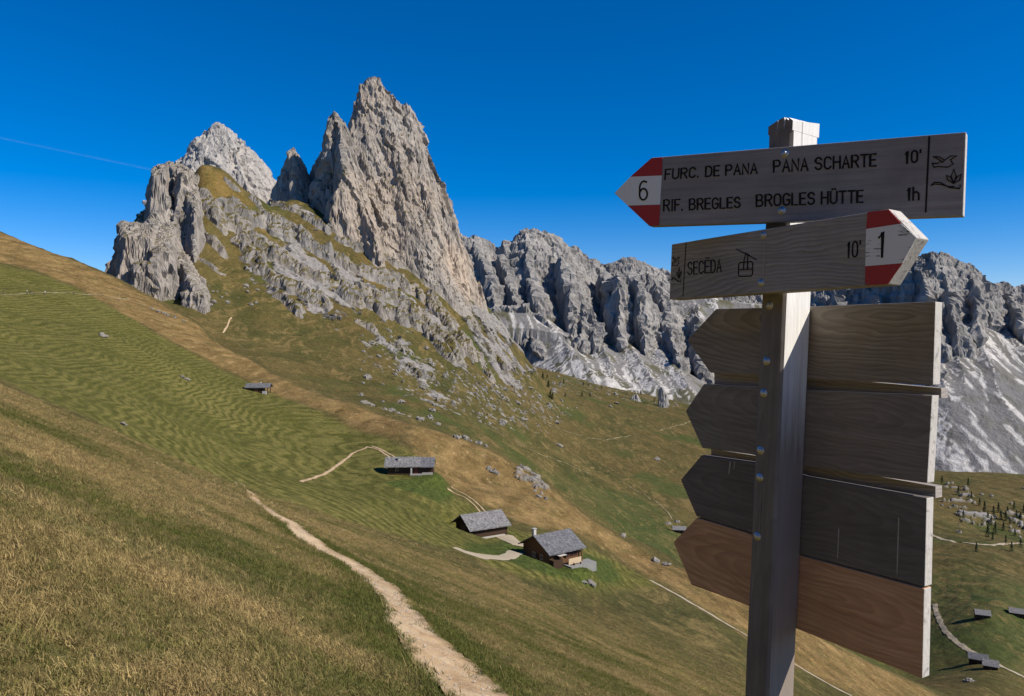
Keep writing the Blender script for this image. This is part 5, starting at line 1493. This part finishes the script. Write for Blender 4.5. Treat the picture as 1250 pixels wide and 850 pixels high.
# ------------------------------------------------------------------ vapour trail
def vapour():
    m = NT('thin_ice_cloud', 1.0, 0.0)
    m.color((0.9, 0.9, 0.92))
    g = m.sepxyz(m.coord('UV'))
    al = m.math('MULTIPLY', m.ramp(m.math('ABSOLUTE', m.math('SUBTRACT', g[1], 0.5)), [(0.0, 0.035), (0.5, 0.0)]), m.ramp(m.noise(m.mapped(m.coord('UV'), (30, 2, 1)), 1, 4), [(0.3, 0.3), (0.65, 1)]))
    m.L(al, m.b.inputs['Alpha'])
    a, b = P(-120, 143, 21000), P(186, 207, 21000)
    bm = bmesh.new(); uv = bm.loops.layers.uv.new('UVMap'); n, k = 40, 8
    ax = Vector(b - a); ln = ax.length; ax.normalize()
    s1 = ax.cross(Vector((0, 1, 0))).normalized(); s2 = ax.cross(s1)
    rings = [[bm.verts.new(Vector(a) + ax * ln * i / n + (s1 * math.cos(6.2832 * j / k) + s2 * math.sin(6.2832 * j / k)) * (24 + 8 * i / n)) for j in range(k)] for i in range(n + 1)]
    for i in range(n):
        for j in range(k):
            f = bm.faces.new((rings[i][j], rings[i + 1][j], rings[i + 1][(j + 1) % k], rings[i][(j + 1) % k])); f.smooth = True
            for l, c in zip(f.loops, ((i / n, abs(math.sin(math.pi * j / k))), ((i + 1) / n, abs(math.sin(math.pi * j / k))), ((i + 1) / n, abs(math.sin(math.pi * (j + 1) / k))), (i / n, abs(math.sin(math.pi * (j + 1) / k))))): l[uv].uv = (c[0], 0.5 + 0.5 * (1 - c[1]))
    me = bpy.data.meshes.new('vapour_trail'); bm.to_mesh(me); bm.free()
    o = tag(link('vapour_trail', me, m.m), 'thin white vapour trail of an aircraft in the blue sky at left', 'vapour trail')
vapour()
# ------------------------------------------------------------------ the signpost
LEAN = R(2.5)
UPV = Vector((math.sin(LEAN), 0, math.cos(LEAN)))
EYEV = Vector((0, 0, EYE))
class Plane:
    """a board's face: upright (with the post's lean), through a map point, running along a compass direction"""
    def __init__(s, x, y, deg, z=EYE):
        s.o = Vector((x, y, z)); a = R(deg)
        s.d = Vector((math.cos(a), -math.sin(a), 0)); s.d = (s.d - UPV * s.d.dot(UPV)).normalized()
        s.n = s.d.cross(UPV).normalized()
        if s.n.dot(EYEV - s.o) < 0: s.n = -s.n
    def px(s, px, py, off=0.0):
        r = Vector(((px - CX) / FPX, 1, (HY - py) / FPX))
        k = (s.o + s.n * off - EYEV).dot(s.n) / r.dot(s.n)
        return EYEV + r * k
    def st(s, p): return ((p - s.o).dot(s.d), (p - s.o).dot(UPV))

def weathered(name, dark, light, ring=0.5, rough=0.85, warm=None, core=(0.1, 0.0), pitch=0.0062, foot=None):
    """grey sawn wood: nested growth rings round a core point, fine fibres, drying checks and blotches"""
    m = NT(name, rough, 0.2)
    uv = m.coord('UV')
    st = m.noise(m.mapped(uv, (2.6, 70, 1)), 1.0, 7, 0.7, 0.25)
    fine = m.noise(m.mapped(uv, (16, 520, 1)), 1.0, 4, 0.7)
    q = m.sepxyz(uv)
    wob = m.math('MULTIPLY', m.math('SUBTRACT', m.noise(m.mapped(uv, (5, 14, 1)), 1.0, 3, 0.5), 0.5), 0.05)
    ds = m.math('MULTIPLY', m.math('SUBTRACT', q[0], core[0]), 0.17)
    dt = m.math('ADD', m.math('SUBTRACT', q[1], core[1]), wob)
    rad = m.math('SQRT', m.math('ADD', m.math('MULTIPLY', ds, ds), m.math('MULTIPLY', dt, dt)))
    rg = m.math('FRACT', m.math('DIVIDE', rad, pitch))
    rg = m.math('MULTIPLY', m.ramp(rg, [(0.0, 0.0), (0.72, 0.85), (0.9, 1.0), (1.0, 0.0)]), m.ramp(m.noise(uv, 9, 3), [(0.3, 0.35), (0.65, 1.0)]))
    c = m.ramp(st, [(0.28, dark), (0.72, light)])
    c = m.mix(m.math('MULTIPLY', rg, ring), c, tuple(v * 0.55 for v in dark))
    c = m.mix(m.ramp(fine, [(0.55, 0), (0.8, 0.5)]), c, tuple(v * 0.5 for v in dark))
    c = m.mix(m.ramp(fine, [(0.18, 0.35), (0.36, 0)]), c, tuple(min(0.9, v * 1.3) for v in light))
    chk = m.noise(m.mapped(uv, (1.6, 150, 1)), 1.0, 3, 0.5)
    c = m.mix(m.ramp(chk, [(0.70, 0), (0.74, 0.8)]), c, tuple(v * 0.25 for v in dark))
    blot = m.noise(uv, 7, 5, 0.65)
    c = m.mix(m.ramp(blot, [(0.48, 0), (0.75, 0.55)]), c, warm or tuple(v * 0.7 for v in dark))
    if foot:                                          # shadow of the boards painted into the lower shaft as a browner tone
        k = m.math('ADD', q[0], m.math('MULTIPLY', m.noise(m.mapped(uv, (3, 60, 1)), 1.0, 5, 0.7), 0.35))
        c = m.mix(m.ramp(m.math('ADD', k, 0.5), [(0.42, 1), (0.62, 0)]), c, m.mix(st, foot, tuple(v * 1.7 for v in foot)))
    m.color(c)
    h = m.math('ADD', m.math('MULTIPLY', fine, 0.5), m.math('SUBTRACT', st, m.math('MULTIPLY', rg, ring)))
    m.bump(h, 0.5, 0.0016)
    return m.m
def end_grain(name, col):
    m = NT(name, 0.9, 0.1)
    p = m.coord('Object')
    n = m.noise(m.mapped(p, (260, 260, 60)), 1.0, 5, 0.75); k = m.noise(p, 60, 4, 0.7)
    c = m.mix(m.ramp(n, [(0.3, 0), (0.7, 1)]), tuple(v * 0.72 for v in col), col)
    c = m.mix(m.ramp(k, [(0.56, 0), (0.68, 0.75)]), c, tuple(v * 0.30 for v in col))
    m.color(c); m.bump(n, 0.7, 0.002)
    return m.m
W_POST = weathered('bleached_sunlit_post_wood', (0.70, 0.685, 0.665), (0.89, 0.88, 0.865), 0.15, warm=(0.62, 0.595, 0.565), foot=(0.20, 0.165, 0.14), pitch=0.012, core=(0.2, 0.8))  # paler as the sunlit face; the foot tone carries the boards' shadow
W_POST_SHADE = weathered('brown_shaded_post_wood', (0.17, 0.148, 0.132), (0.28, 0.248, 0.222), 0.3, pitch=0.014, core=(-0.6, 0.5))  # same post, darker: shade of the sunless face put into the colour
W_SIGN = weathered('grey_sign_wood', (0.24, 0.225, 0.228), (0.38, 0.355, 0.355), 0.15, core=(0.0, 0.3), pitch=0.012)
W_SIGN2 = weathered('ringed_sign_wood', (0.33, 0.295, 0.27), (0.50, 0.455, 0.42), 0.75, core=(0.08, 0.0), pitch=0.0075)
W_BROWN = weathered('brown_board_wood', (0.215, 0.187, 0.163), (0.385, 0.345, 0.305), 0.7, warm=(0.22, 0.15, 0.10), core=(0.16, 0.02), pitch=0.008)
W_DARK = weathered('dark_board_wood', (0.205, 0.178, 0.157), (0.335, 0.298, 0.268), 0.5, core=(0.1, -0.16), pitch=0.008)
W_BLACK = weathered('stained_board_wood', (0.145, 0.128, 0.118), (0.24, 0.215, 0.198), 0.4, core=(-0.1, -0.34), pitch=0.009)
W_RUST = weathered('red_brown_board_wood', (0.50, 0.265, 0.14), (0.80, 0.49, 0.29), 0.5, warm=(0.36, 0.20, 0.115), core=(0.05, -0.5), pitch=0.009)
W_END = end_grain('bleached_end_grain', (0.62, 0.59, 0.555))
def paint(name, col, worn):
    m = NT(name, 0.6, 0.3)
    uv = m.coord('UV')
    n = m.noise(m.mapped(uv, (26, 260, 1)), 1.0, 5, 0.7); k = m.noise(uv, 30, 3)
    c = m.mix(m.noise(uv, 12, 4), tuple(v * 0.88 for v in col), col)
    c = m.mix(m.ramp(m.math('ADD', n, m.math('MULTIPLY', k, 0.55)), [(1.0 - worn - 0.03, 0), (1.0 - worn + 0.03, 1)]), c, (0.16, 0.145, 0.13))
    m.color(c); m.bump(n, 0.2, 0.001)
    return m.m
P_WHITE = paint('white_paint', (0.93, 0.93, 0.93), 0.0)
P_WHITE2 = paint('flaking_white_paint', (0.93, 0.92, 0.90), 0.085)
P_RED = paint('red_paint', (0.50, 0.045, 0.050), 0.0)
P_RED2 = paint('flaking_red_paint', (0.50, 0.050, 0.045), 0.07)
P_INK = simple('routed_black_paint', (0.012, 0.012, 0.014), 0.6, 0.2, 40)
M_BOLT = simple('galvanised_bolt', (0.60, 0.60, 0.58), 0.32, 0.1, 300, 0.5, 0.9)
P_STREAK = simple('pale_streak', (0.40, 0.38, 0.35), 0.9, 0.2, 60)

ROOT = empty('signpost', (0, 0, 0), 0, 'weathered wooden hiking signpost with six arrow boards, nearest thing at right', 'signpost')
# the post: its sunless face carries the boards, its bright face looks towards the right of the camera
POST = Plane(0.509, 1.457, 55)
ctr = POST.o.copy()
dP = POST.d; nP = POST.n                                  # along the boards / towards the camera's left
GZ = ground_at(0.5, 1.5)
base = ctr + UPV * ((GZ - EYE) / UPV.z)
ROOT.location = base
def rel(p): return Vector(p) - base
def add_uv(bm, plane, mats_end=True):
    uv = bm.loops.layers.uv.verify()
    for f in bm.faces:
        n = f.normal
        an = abs(n.dot(plane.n)); au = abs(n.dot(UPV)); ad = abs(n.dot(plane.d))
        for l in f.loops:
            p = l.vert.co + base
            s, t = plane.st(p); q = (p - plane.o).dot(plane.n)
            if an >= max(au, ad): l[uv].uv = (s, t)
            elif au >= ad: l[uv].uv = (s, q)
            else: l[uv].uv = (q, t)
POST_W, POST_T = 0.0545, 0.0835
def post():
    bm = bmesh.new()
    n = 40
    top = (EYE + 0.398) - 0.0
    zs = np.linspace(GZ - 0.5, 2.075, n)
    rr = random.Random(3)
    rings = []
    for i, z in enumerate(zs):
        k = (z - EYE) / UPV.z
        c = ctr + UPV * k
        j = [rr.uniform(-0.0006, 0.0006) for _ in range(8)]
        e = 0.005
        loc = []
        for (a, b) in ((0 - e, 0), (-POST_W + e, 0), (-POST_W, -e), (-POST_W, -POST_T + e), (-POST_W + e, -POST_T), (-e, -POST_T), (0, -POST_T + e), (0, -e)):
            loc.append(c + dP * (a + j[0]) + nP * (b + j[1]))
        rings.append([bm.verts.new(rel(p)) for p in loc])
    for r0, r1 in zip(rings[:-1], rings[1:]):
        for i in range(8): bm.faces.new((r0[i], r0[(i + 1) % 8], r1[(i + 1) % 8], r1[i]))
    bm.faces.new(rings[0][::-1]); bm.faces.new(rings[-1])
    bmesh.ops.recalc_face_normals(bm, faces=bm.faces[:])
    add_uv_post(bm)
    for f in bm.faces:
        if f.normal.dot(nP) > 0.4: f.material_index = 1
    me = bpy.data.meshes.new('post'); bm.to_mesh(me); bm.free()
    po = link('post', me, [W_POST, W_POST_SHADE], ROOT)
    # the split, axe-trimmed head: pieces with gaps between them
    def piece(a0, a1, b0, b1, z0, z1s, name='post_head'):
        bm = bmesh.new(); v = []
        cs = ((a0, b0), (a1, b0), (a1, b1), (a0, b1))
        for (a, b), z1 in zip(cs, z1s):
            v.append((rel(ctr + UPV * ((z0 - EYE) / UPV.z) + dP * a + nP * b), rel(ctr + UPV * ((z1 - EYE) / UPV.z) + dP * a + nP * b)))
        lo = [bm.verts.new(p[0]) for p in v]; hi = [bm.verts.new(p[1]) for p in v]
        bm.faces.new(lo[::-1]); bm.faces.new(hi)
        for i in range(4): bm.faces.new((lo[i], lo[(i + 1) % 4], hi[(i + 1) % 4], hi[i]))
        bmesh.ops.recalc_face_normals(bm, faces=bm.faces[:]); add_uv_post(bm)
        return bm
    tot = bmesh.new()
    for args in ((-POST_W, -0.034, -POST_T, 0, 2.07, (2.083, 2.088, 2.094, 2.086)), (-0.0325, -0.020, -POST_T, -0.001, 2.07, (2.093, 2.095, 2.098, 2.095)), (-0.0175, -0.0105, -POST_T, -0.002, 2.07, (2.096, 2.092, 2.09, 2.097)), (-0.009, -0.0, -POST_T, 0, 2.07, (2.098, 2.097, 2.088, 2.095))):
        b2 = piece(*args); tmp = bpy.data.meshes.new('tmp'); b2.to_mesh(tmp); b2.free(); tot.from_mesh(tmp); bpy.data.meshes.remove(tmp)
    me = bpy.data.meshes.new('post_head'); tot.to_mesh(me); tot.free()
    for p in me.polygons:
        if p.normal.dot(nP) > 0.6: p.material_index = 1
    link('post_head', me, [W_POST, W_POST_SHADE], po)
    return po
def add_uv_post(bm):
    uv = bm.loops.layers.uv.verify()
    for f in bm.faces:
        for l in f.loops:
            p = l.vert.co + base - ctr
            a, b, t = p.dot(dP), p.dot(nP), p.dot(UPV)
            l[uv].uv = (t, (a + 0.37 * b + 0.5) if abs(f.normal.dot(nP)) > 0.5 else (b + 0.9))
PO = post()

def board(pl, outline, thick, mat, label=None, end=None, behind=True):
    pts = [pl.px(*q) for q in outline]
    mb = MB(); mb.prism([rel(p) for p in pts], -pl.n * thick)
    bmesh.ops.recalc_face_normals(mb.bm, faces=mb.bm.faces[:])
    mb.bm.normal_update()
    for f in mb.bm.faces:
        if abs(f.normal.dot(pl.n)) < 0.5 and (abs(f.normal.dot(pl.d)) > 0.45): f.material_index = 1
    add_uv(mb.bm, pl)
    me = bpy.data.meshes.new('sign_board'); mb.bm.to_mesh(me); mb.bm.free()
    o = link('sign_board', me, [mat, end or W_END], ROOT)
    md = o.modifiers.new('bevel', 'BEVEL'); md.width = 0.0016; md.segments = 2; md.limit_method = 'ANGLE'
    if label: o['label'] = label
    return o
def sheet(pl, polys, mats, name, parent, off=0.0012, thick=0.0011):
    mb = MB()
    for k, poly in enumerate(polys):
        mb.prism([rel(pl.px(*q, off)) for q in poly], -pl.n * thick, k if len(mats) > 1 else 0)
    bmesh.ops.recalc_face_normals(mb.bm, faces=mb.bm.faces[:])
    add_uv(mb.bm, pl)
    me = bpy.data.meshes.new(name); mb.bm.to_mesh(me); mb.bm.free()
    return link(name, me, mats, parent)

# ---- routed lettering: strokes in a 0..1 cell, y up
def arc(cx, cy, rx, ry, a0, a1, n=9):
    return [(cx + rx * math.cos(R(a0 + (a1 - a0) * i / n)), cy + ry * math.sin(R(a0 + (a1 - a0) * i / n))) for i in range(n + 1)]
G = {
 'F': [[(0, 0), (0, 1), (1, 1)], [(0, .52), (.8, .52)]],
 'U': [[(0, 1), (0, .3)] + arc(.5, .3, .5, .3, 180, 360) + [(1, 1)]],
 'R': [[(0, 0), (0, 1), (.55, 1)] + arc(.55, .75, .42, .25, 90, -90) + [(0, .5)], [(.5, .5), (1, 0)]],
 'C': [arc(.52, .7, .5, .3, 25, 180) + arc(.52, .3, .5, .3, 180, 335)],
 'D': [[(0, 0), (0, 1), (.4, 1)] + arc(.4, .7, .58, .3, 90, 0) + arc(.4, .3, .58, .3, 0, -90) + [(0, 0)]],
 'E': [[(1, 0), (0, 0), (0, 1), (1, 1)], [(0, .52), (.85, .52)]],
 'P': [[(0, 0), (0, 1), (.55, 1)] + arc(.55, .74, .42, .26, 90, -90) + [(0, .48)]],
 'A': [[(0, 0), (.5, 1), (1, 0)], [(.18, .34), (.82, .34)]],
 'N': [[(0, 0), (0, 1), (1, 0), (1, 1)]],
 'S': [arc(.5, .74, .46, .26, 20, 180, 8) + arc(.5, .76, .46, .25, 180, 260, 5) + arc(.5, .26, .48, .26, 80, 0, 6) + arc(.5, .26, .48, .26, 0, -160, 9)],
 'H': [[(0, 0), (0, 1)], [(1, 0), (1, 1)], [(0, .52), (1, .52)]],
 'T': [[(0, 1), (1, 1)], [(.5, 1), (.5, 0)]],
 'I': [[(.5, 0), (.5, 1)]],
 'B': [[(0, 0), (0, 1), (.55, 1)] + arc(.55, .76, .36, .24, 90, -90) + [(0, .52)], [(.55, .52)] + arc(.55, .26, .44, .26, 90, -90) + [(0, 0)]],
 'G': [arc(.52, .7, .5, .3, 25, 180) + arc(.52, .3, .5, .3, 180, 350) + [(1, .46), (.6, .46)]],
 'L': [[(0, 1), (0, 0), (.95, 0)]],
 'O': [arc(.5, .7, .5, .3, 0, 180) + arc(.5, .3, .5, .3, 180, 360) + [(1, .7)]],
 '.': [[(.1, 0), (.1, .05)]],
 '1': [[(.2, .8), (.6, 1), (.6, 0)]],
 '0': [arc(.5, .7, .46, .3, 0, 180) + arc(.5, .3, .46, .3, 180, 360) + [(.96, .7)]],
 '6': [[(.85, .95)] + arc(.6, .66, .58, .34, 95, 180, 7) + arc(.5, .3, .48, .3, 180, 540, 20)],
 "'": [[(.2, 1), (.15, .82)]],
 'h': [[(0, 0), (0, 1)], [(0, .45)] + arc(.45, .42, .45, .22, 150, 0, 7) + [(.9, 0)]],
}
G['Ü'] = G['U'] + [[(.28, 1.2), (.28, 1.24)], [(.72, 1.2), (.72, 1.24)]]
G['Ë'] = G['E'] + [[(.25, 1.2), (.25, 1.24)], [(.75, 1.2), (.75, 1.24)]]
WID = {'I': .15, '.': .2, "'": .25, '1': .62, 'F': .85, 'E': .85, 'L': .85}
def ribbon(bm, pts, w, nrm, h):
    """a stroke of even width lying on the board, a hair proud of it"""
    pts = [Vector(p) for p in pts]
    q = [pts[0]]
    for p in pts[1:]:
        if (p - q[-1]).length > 1e-5: q.append(p)
    if len(q) < 2: return
    L = []
    for i, p in enumerate(q):
        t = (q[min(i + 1, len(q) - 1)] - q[max(i - 1, 0)]).normalized()
        s = nrm.cross(t).normalized()
        k = 1.0
        if 0 < i < len(q) - 1:
            c = (q[i] - q[i - 1]).normalized().dot((q[i + 1] - q[i]).normalized()); k = min(1.6, 1 / max(0.35, math.sqrt(max(0.01, (1 + c) / 2))))
        if i == 0: p = p - t * w * 0.45
        if i == len(q) - 1: p = p + t * w * 0.45
        L.append((p + s * w / 2 * k, p - s * w / 2 * k))
    up = nrm * h; dn = -nrm * 0.001
    tops = [(bm.verts.new(a + up), bm.verts.new(b + up)) for a, b in L]; lows = [(bm.verts.new(a + dn), bm.verts.new(b + dn)) for a, b in L]
    for i in range(len(L) - 1):
        bm.faces.new((tops[i][0], tops[i][1], tops[i + 1][1], tops[i + 1][0]))
        bm.faces.new((lows[i][0], tops[i][0], tops[i + 1][0], lows[i + 1][0])); bm.faces.new((tops[i][1], lows[i][1], lows[i + 1][1], tops[i + 1][1]))
    bm.faces.new((tops[0][0], lows[0][0], lows[0][1], tops[0][1])); bm.faces.new((tops[-1][1], lows[-1][1], lows[-1][0], tops[-1][0]))
def lettering(pl, rows, strokes, parent, name='lettering', w=0.0021, off=0.0):
    if len(rows) > 1:
        for r_ in rows: lettering(pl, [r_], [], parent, name, w, off)
        return
    """rows: text, then the pixels of its lower left, upper left, lower right and upper right corners"""
    bm = bmesh.new(); k = 0
    def put(pts):
        nonlocal k
        ribbon(bm, [rel(p) for p in pts], w, pl.n, 0.0007 + off + 0.00006 * (k % 6)); k += 1
    for text, ll, ul, lr, ur in rows:
        gap = 0.42; adv = []
        x = 0.0
        for ch in text:
            if ch == ' ': x += 0.75; continue
            wd = WID.get(ch, 1.0); adv.append((ch, x, wd)); x += wd + gap
        tot = x - gap
        for ch, x0, wd in adv:
            for st in G[ch]:
                pp = []
                for (a, b) in st:
                    aa = (a - .5) * 1 + .5 * wd if ch == 'I' else a * wd
                    s = (x0 + aa) / tot
                    bx, by = ll[0] + (lr[0] - ll[0]) * s, ll[1] + (lr[1] - ll[1]) * s
                    tx, ty = ul[0] + (ur[0] - ul[0]) * s, ul[1] + (ur[1] - ul[1]) * s
                    pp.append(pl.px(bx + (tx - bx) * b, by + (ty - by) * b))
                put(pp)
    for st in strokes: put([pl.px(*q) for q in st])
    bmesh.ops.recalc_face_normals(bm, faces=bm.faces[:])
    me = bpy.data.meshes.new(name); bm.to_mesh(me); bm.free()
    return link(name, me, [P_INK], parent)
def bolt(pl, px, py, r, parent, off=0.0):
    c = pl.px(px, py, off)
    bm = bmesh.new()
    z = pl.n; q = z.to_track_quat('Z', 'Y').to_matrix().to_4x4()
    prof = [(1.55, 0), (1.55, .12), (1.05, .16), (1.0, .28), (.8, .55), (.45, .72), (0.02, .78)]
    rings = [[bm.verts.new(rel(c) + (q @ Vector((r * a * math.cos(t * math.pi / 8), r * a * math.sin(t * math.pi / 8), r * h)))) for t in range(16)] for a, h in prof]
    for r0, r1 in zip(rings[:-1], rings[1:]):
        for i in range(16): bm.faces.new((r0[i], r0[(i + 1) % 16], r1[(i + 1) % 16], r1[i]))
    bm.faces.new(rings[-1])
    bmesh.ops.recalc_face_normals(bm, faces=bm.faces[:])
    for f in bm.faces: f.smooth = True
    me = bpy.data.meshes.new('bolt'); bm.to_mesh(me); bm.free()
    return link('bolt', me, [M_BOLT], parent)

# ---- board 6: pointing left
S1 = Plane(*(ctr + UPV * 0.3 + nP * 0.024 - dP * 0.006)[:2], 36, 2.0)
z1x, z1y = (lambda x, y: (740 + x / 5.435, 140 + y / 5.435)), None
def a1(x, y): return (740 + x / 5.435, 140 + y / 5.435)
def a2(x, y): return (960 + x / 5.435, 140 + y / 5.435)
def a3(x, y): return (805 + x / 6.07, 240 + y / 6.07)
def a4(x, y): return (970 + x / 6.074, 240 + y / 6.074)
b1 = board(S1, [a1(300, 286), a1(52, 520), a1(285, 741), a2(1172, 672), a2(1192, 115)], 0.022, W_SIGN, 'grey upper board pointing left with red and white tip, number 6')
sheet(S1, [[a1(299, 289), a1(160, 412), a1(368, 403), a1(372, 283)], [a1(160, 413), a1(57, 519), a1(141, 604), a1(356, 597), a1(368, 404)], [a1(142, 605), a1(287, 738), a1(350, 734), a1(356, 598)]],
      [P_RED, P_WHITE, P_RED], 'painted_tip', b1)
bird = lambda f, sx, sy, k: [[f(sx + k * x, sy + k * y) for x, y in s] for s in (
    [(975, 280), (1012, 281), (1050, 303), (1088, 276), (1130, 274), (1088, 300), (1106, 330), (1070, 350), (1000, 345), (980, 352), (974, 338), (963, 326), (1005, 324), (1030, 312), (1000, 292), (975, 280)],
    [(1050, 303), (1035, 318)],
    [(1108, 458), (1094, 410), (1110, 362), (1126, 410), (1108, 458)], [(1108, 458), (1070, 435), (1062, 405), (1090, 415), (1108, 458)], [(1108, 458), (1132, 415), (1160, 395), (1150, 435), (1108, 458)],
    [(960, 470), (982, 450), (1022, 452), (1080, 485), (1150, 491), (1153, 470)], [(960, 470), (985, 462), (1020, 464), (1078, 478), (1110, 478)])]
lettering(S1, [('FURC. DE PANA', a1(390, 430), a1(395, 365), a1(1000, 388), a1(1000, 322)),
               ('PANA SCHARTE', a1(1112, 382), a1(1112, 306), a2(592, 341), a2(593, 262)),
               ("10'", a2(785, 324), a2(787, 246), a2(898, 312), a2(898, 236)),
               ('RIF. BREGLES', a1(382, 640), a1(384, 567), a1(888, 616), a1(888, 549)),
               ('BROGLES HÜTTE', a1(997, 609), a1(998, 534), a2(505, 582), a2(506, 504)),
               ('1h', a2(798, 568), a2(800, 487), a2(882, 564), a2(882, 484))],
          [], b1, w=0.0031)
lettering(S1, [('6', a1(222, 568), a1(224, 444), a1(275, 566), a1(276, 442))], [], b1, 'number', w=0.0036, off=0.0012)
lettering(S1, [], [[a2(948, 148), a2(924, 645)]], b1, 'dividing_line', w=0.0027)
lettering(S1, [], bird(a2, 0, 0, 1), b1, 'emblem', w=0.0017)
for q in (a1(1185, 258), a1(1165, 638)): bolt(S1, *q, 0.0050, b1)

# ---- board 1: pointing right
S2 = Plane(*(ctr + UPV * 0.05 + nP * 0.037 - dP * 0.03)[:2], 58, 1.75)
b2 = board(S2, [a3(90, 354), a3(72, 764), a4(692, 652), a4(907, 304), a4(697, 92)], 0.034, W_SIGN2, 'ringed grey board pointing right with flaking red and white tip, number 1')
sheet(S2, [[a4(540, 116), a4(530, 240), a4(788, 200), a4(697, 96)], [a4(530, 241), a4(524, 517), a4(800, 494), a4(903, 305), a4(789, 201)], [a4(524, 518), a4(522, 660), a4(690, 648), a4(799, 495)]],
      [P_RED2, P_WHITE2, P_RED2], 'painted_tip', b2)
lettering(S2, [('SECËDA', a3(210, 580), a3(212, 488), a3(458, 556), a3(458, 466)),
               ("10'", a4(385, 452), a4(390, 340), a4(494, 444), a4(496, 330))], [], b2, w=0.0026)
lettering(S2, [], [[a4(652, 448), a4(658, 264), a4(630, 305)]], b2, 'number', w=0.0036, off=0.0012)
lettering(S2, [], [[a3(198, 345), a3(175, 737)]], b2, 'dividing_line', w=0.0018)
lettering(S2, [], [[a3(570, 390), a3(718, 467)], [a3(640, 425), a3(628, 470), a3(625, 532)], [a3(655, 430), a3(652, 532)], [a3(638, 420), a3(668, 436)],
                   [a3(600, 490), a3(588, 502), a3(586, 580), a3(597, 594), a3(680, 590), a3(690, 576), a3(692, 494), a3(682, 482), a3(600, 490)], [a3(588, 544), a3(690, 538)], [a3(625, 490), a3(623, 542)], [a3(655, 486), a3(655, 540)]], b2, 'cable_car_emblem', w=0.0019)
def small_emblem(x, y): return a3(92 + (x - 960) * 0.36, 446 + (y - 272) * 0.86)
lettering(S2, [], bird(small_emblem, 0, 0, 1), b2, 'emblem', w=0.0014)
for q in (a3(770, 285), a3(752, 640)): bolt(S2, *q, 0.0048, b2)
sheet(S2, [[a3(782, 330), a3(776, 334), a3(771, 480), a3(766, 600), a3(774, 600), a3(779, 480)], [a3(764, 668), a3(757, 672), a3(756, 708), a3(764, 706)]], [P_STREAK], 'pale_streak', b2, 0.0009, 0.0008)  # pale chips: sun caught by splinters, put into the colour

# ---- the four boards behind the post, seen from their backs
SB = Plane(*(ctr - nP * (POST_T + 0.0005))[:2], 55, EYE)
def bb(x, y): return (730 + x / 1.6673, 340 + y / 1.6673)
LOW = [([bb(240, 62), bb(181, 125), bb(228, 192), bb(320, 196), bb(437, 205), bb(682, 217), bb(687, 47), bb(437, 57)], W_BROWN, 'brown ringed back of the topmost of the four lower boards'),
       ([bb(215, 215), bb(178, 270), bb(212, 345), bb(310, 358), bb(425, 383), bb(670, 417), bb(680, 238), bb(430, 228)], W_DARK, 'dark brown back of the second of the four lower boards'),
       ([bb(210, 360), bb(168, 410), bb(200, 484), bb(303, 514), bb(415, 561), bb(665, 628), bb(669, 447), bb(422, 403), bb(310, 374)], W_BLACK, 'blackened back of the third of the four lower boards'),
       ([bb(201, 487), bb(153, 537), bb(190, 624), bb(295, 662), bb(408, 715), bb(660, 815), bb(664, 632), bb(415, 565), bb(303, 518)], W_RUST, 'reddish brown back of the lowest board of the post')]
for outl in ([(872, 455), (990, 460), (1149, 474), (1149, 486), (990, 480), (872, 474)], [(868, 548), (985, 566), (1142, 594), (1142, 608), (985, 584), (868, 563)]):
    mb = MB(); mb.prism([rel(SB.px(*q, -0.0265)) for q in outl], -SB.n * 0.022)
    bmesh.ops.recalc_face_normals(mb.bm, faces=mb.bm.faces[:]); add_uv(mb.bm, SB)
    me = bpy.data.meshes.new('spacer_batten'); mb.bm.to_mesh(me); mb.bm.free()
    link('spacer_batten', me, [W_SIGN2], ROOT)
boards = []
for k, (outl, mt, lab) in enumerate(LOW):
    boards.append(board(SB, outl, 0.024, mt, lab))
for (x, y) in ((939.5, 373), (936, 441), (932.5, 480), (928.5, 550), (927.5, 583), (924.5, 655)):
    bolt(POST, x, y, 0.0054, PO)
sheet(SB, [[bb(268, 372), bb(271, 374), bb(267, 400), bb(265, 396)], [bb(277, 372), bb(279, 374), bb(277, 390), bb(276, 388)], [bb(611, 484), bb(613, 490), bb(611, 560), bb(609, 606), bb(607.5, 600), bb(609, 540)], [bb(489, 508), bb(491, 512), bb(488, 572), bb(486.5, 568)]], [P_STREAK], 'pale_streak', boards[2], 0.0008, 0.0007)
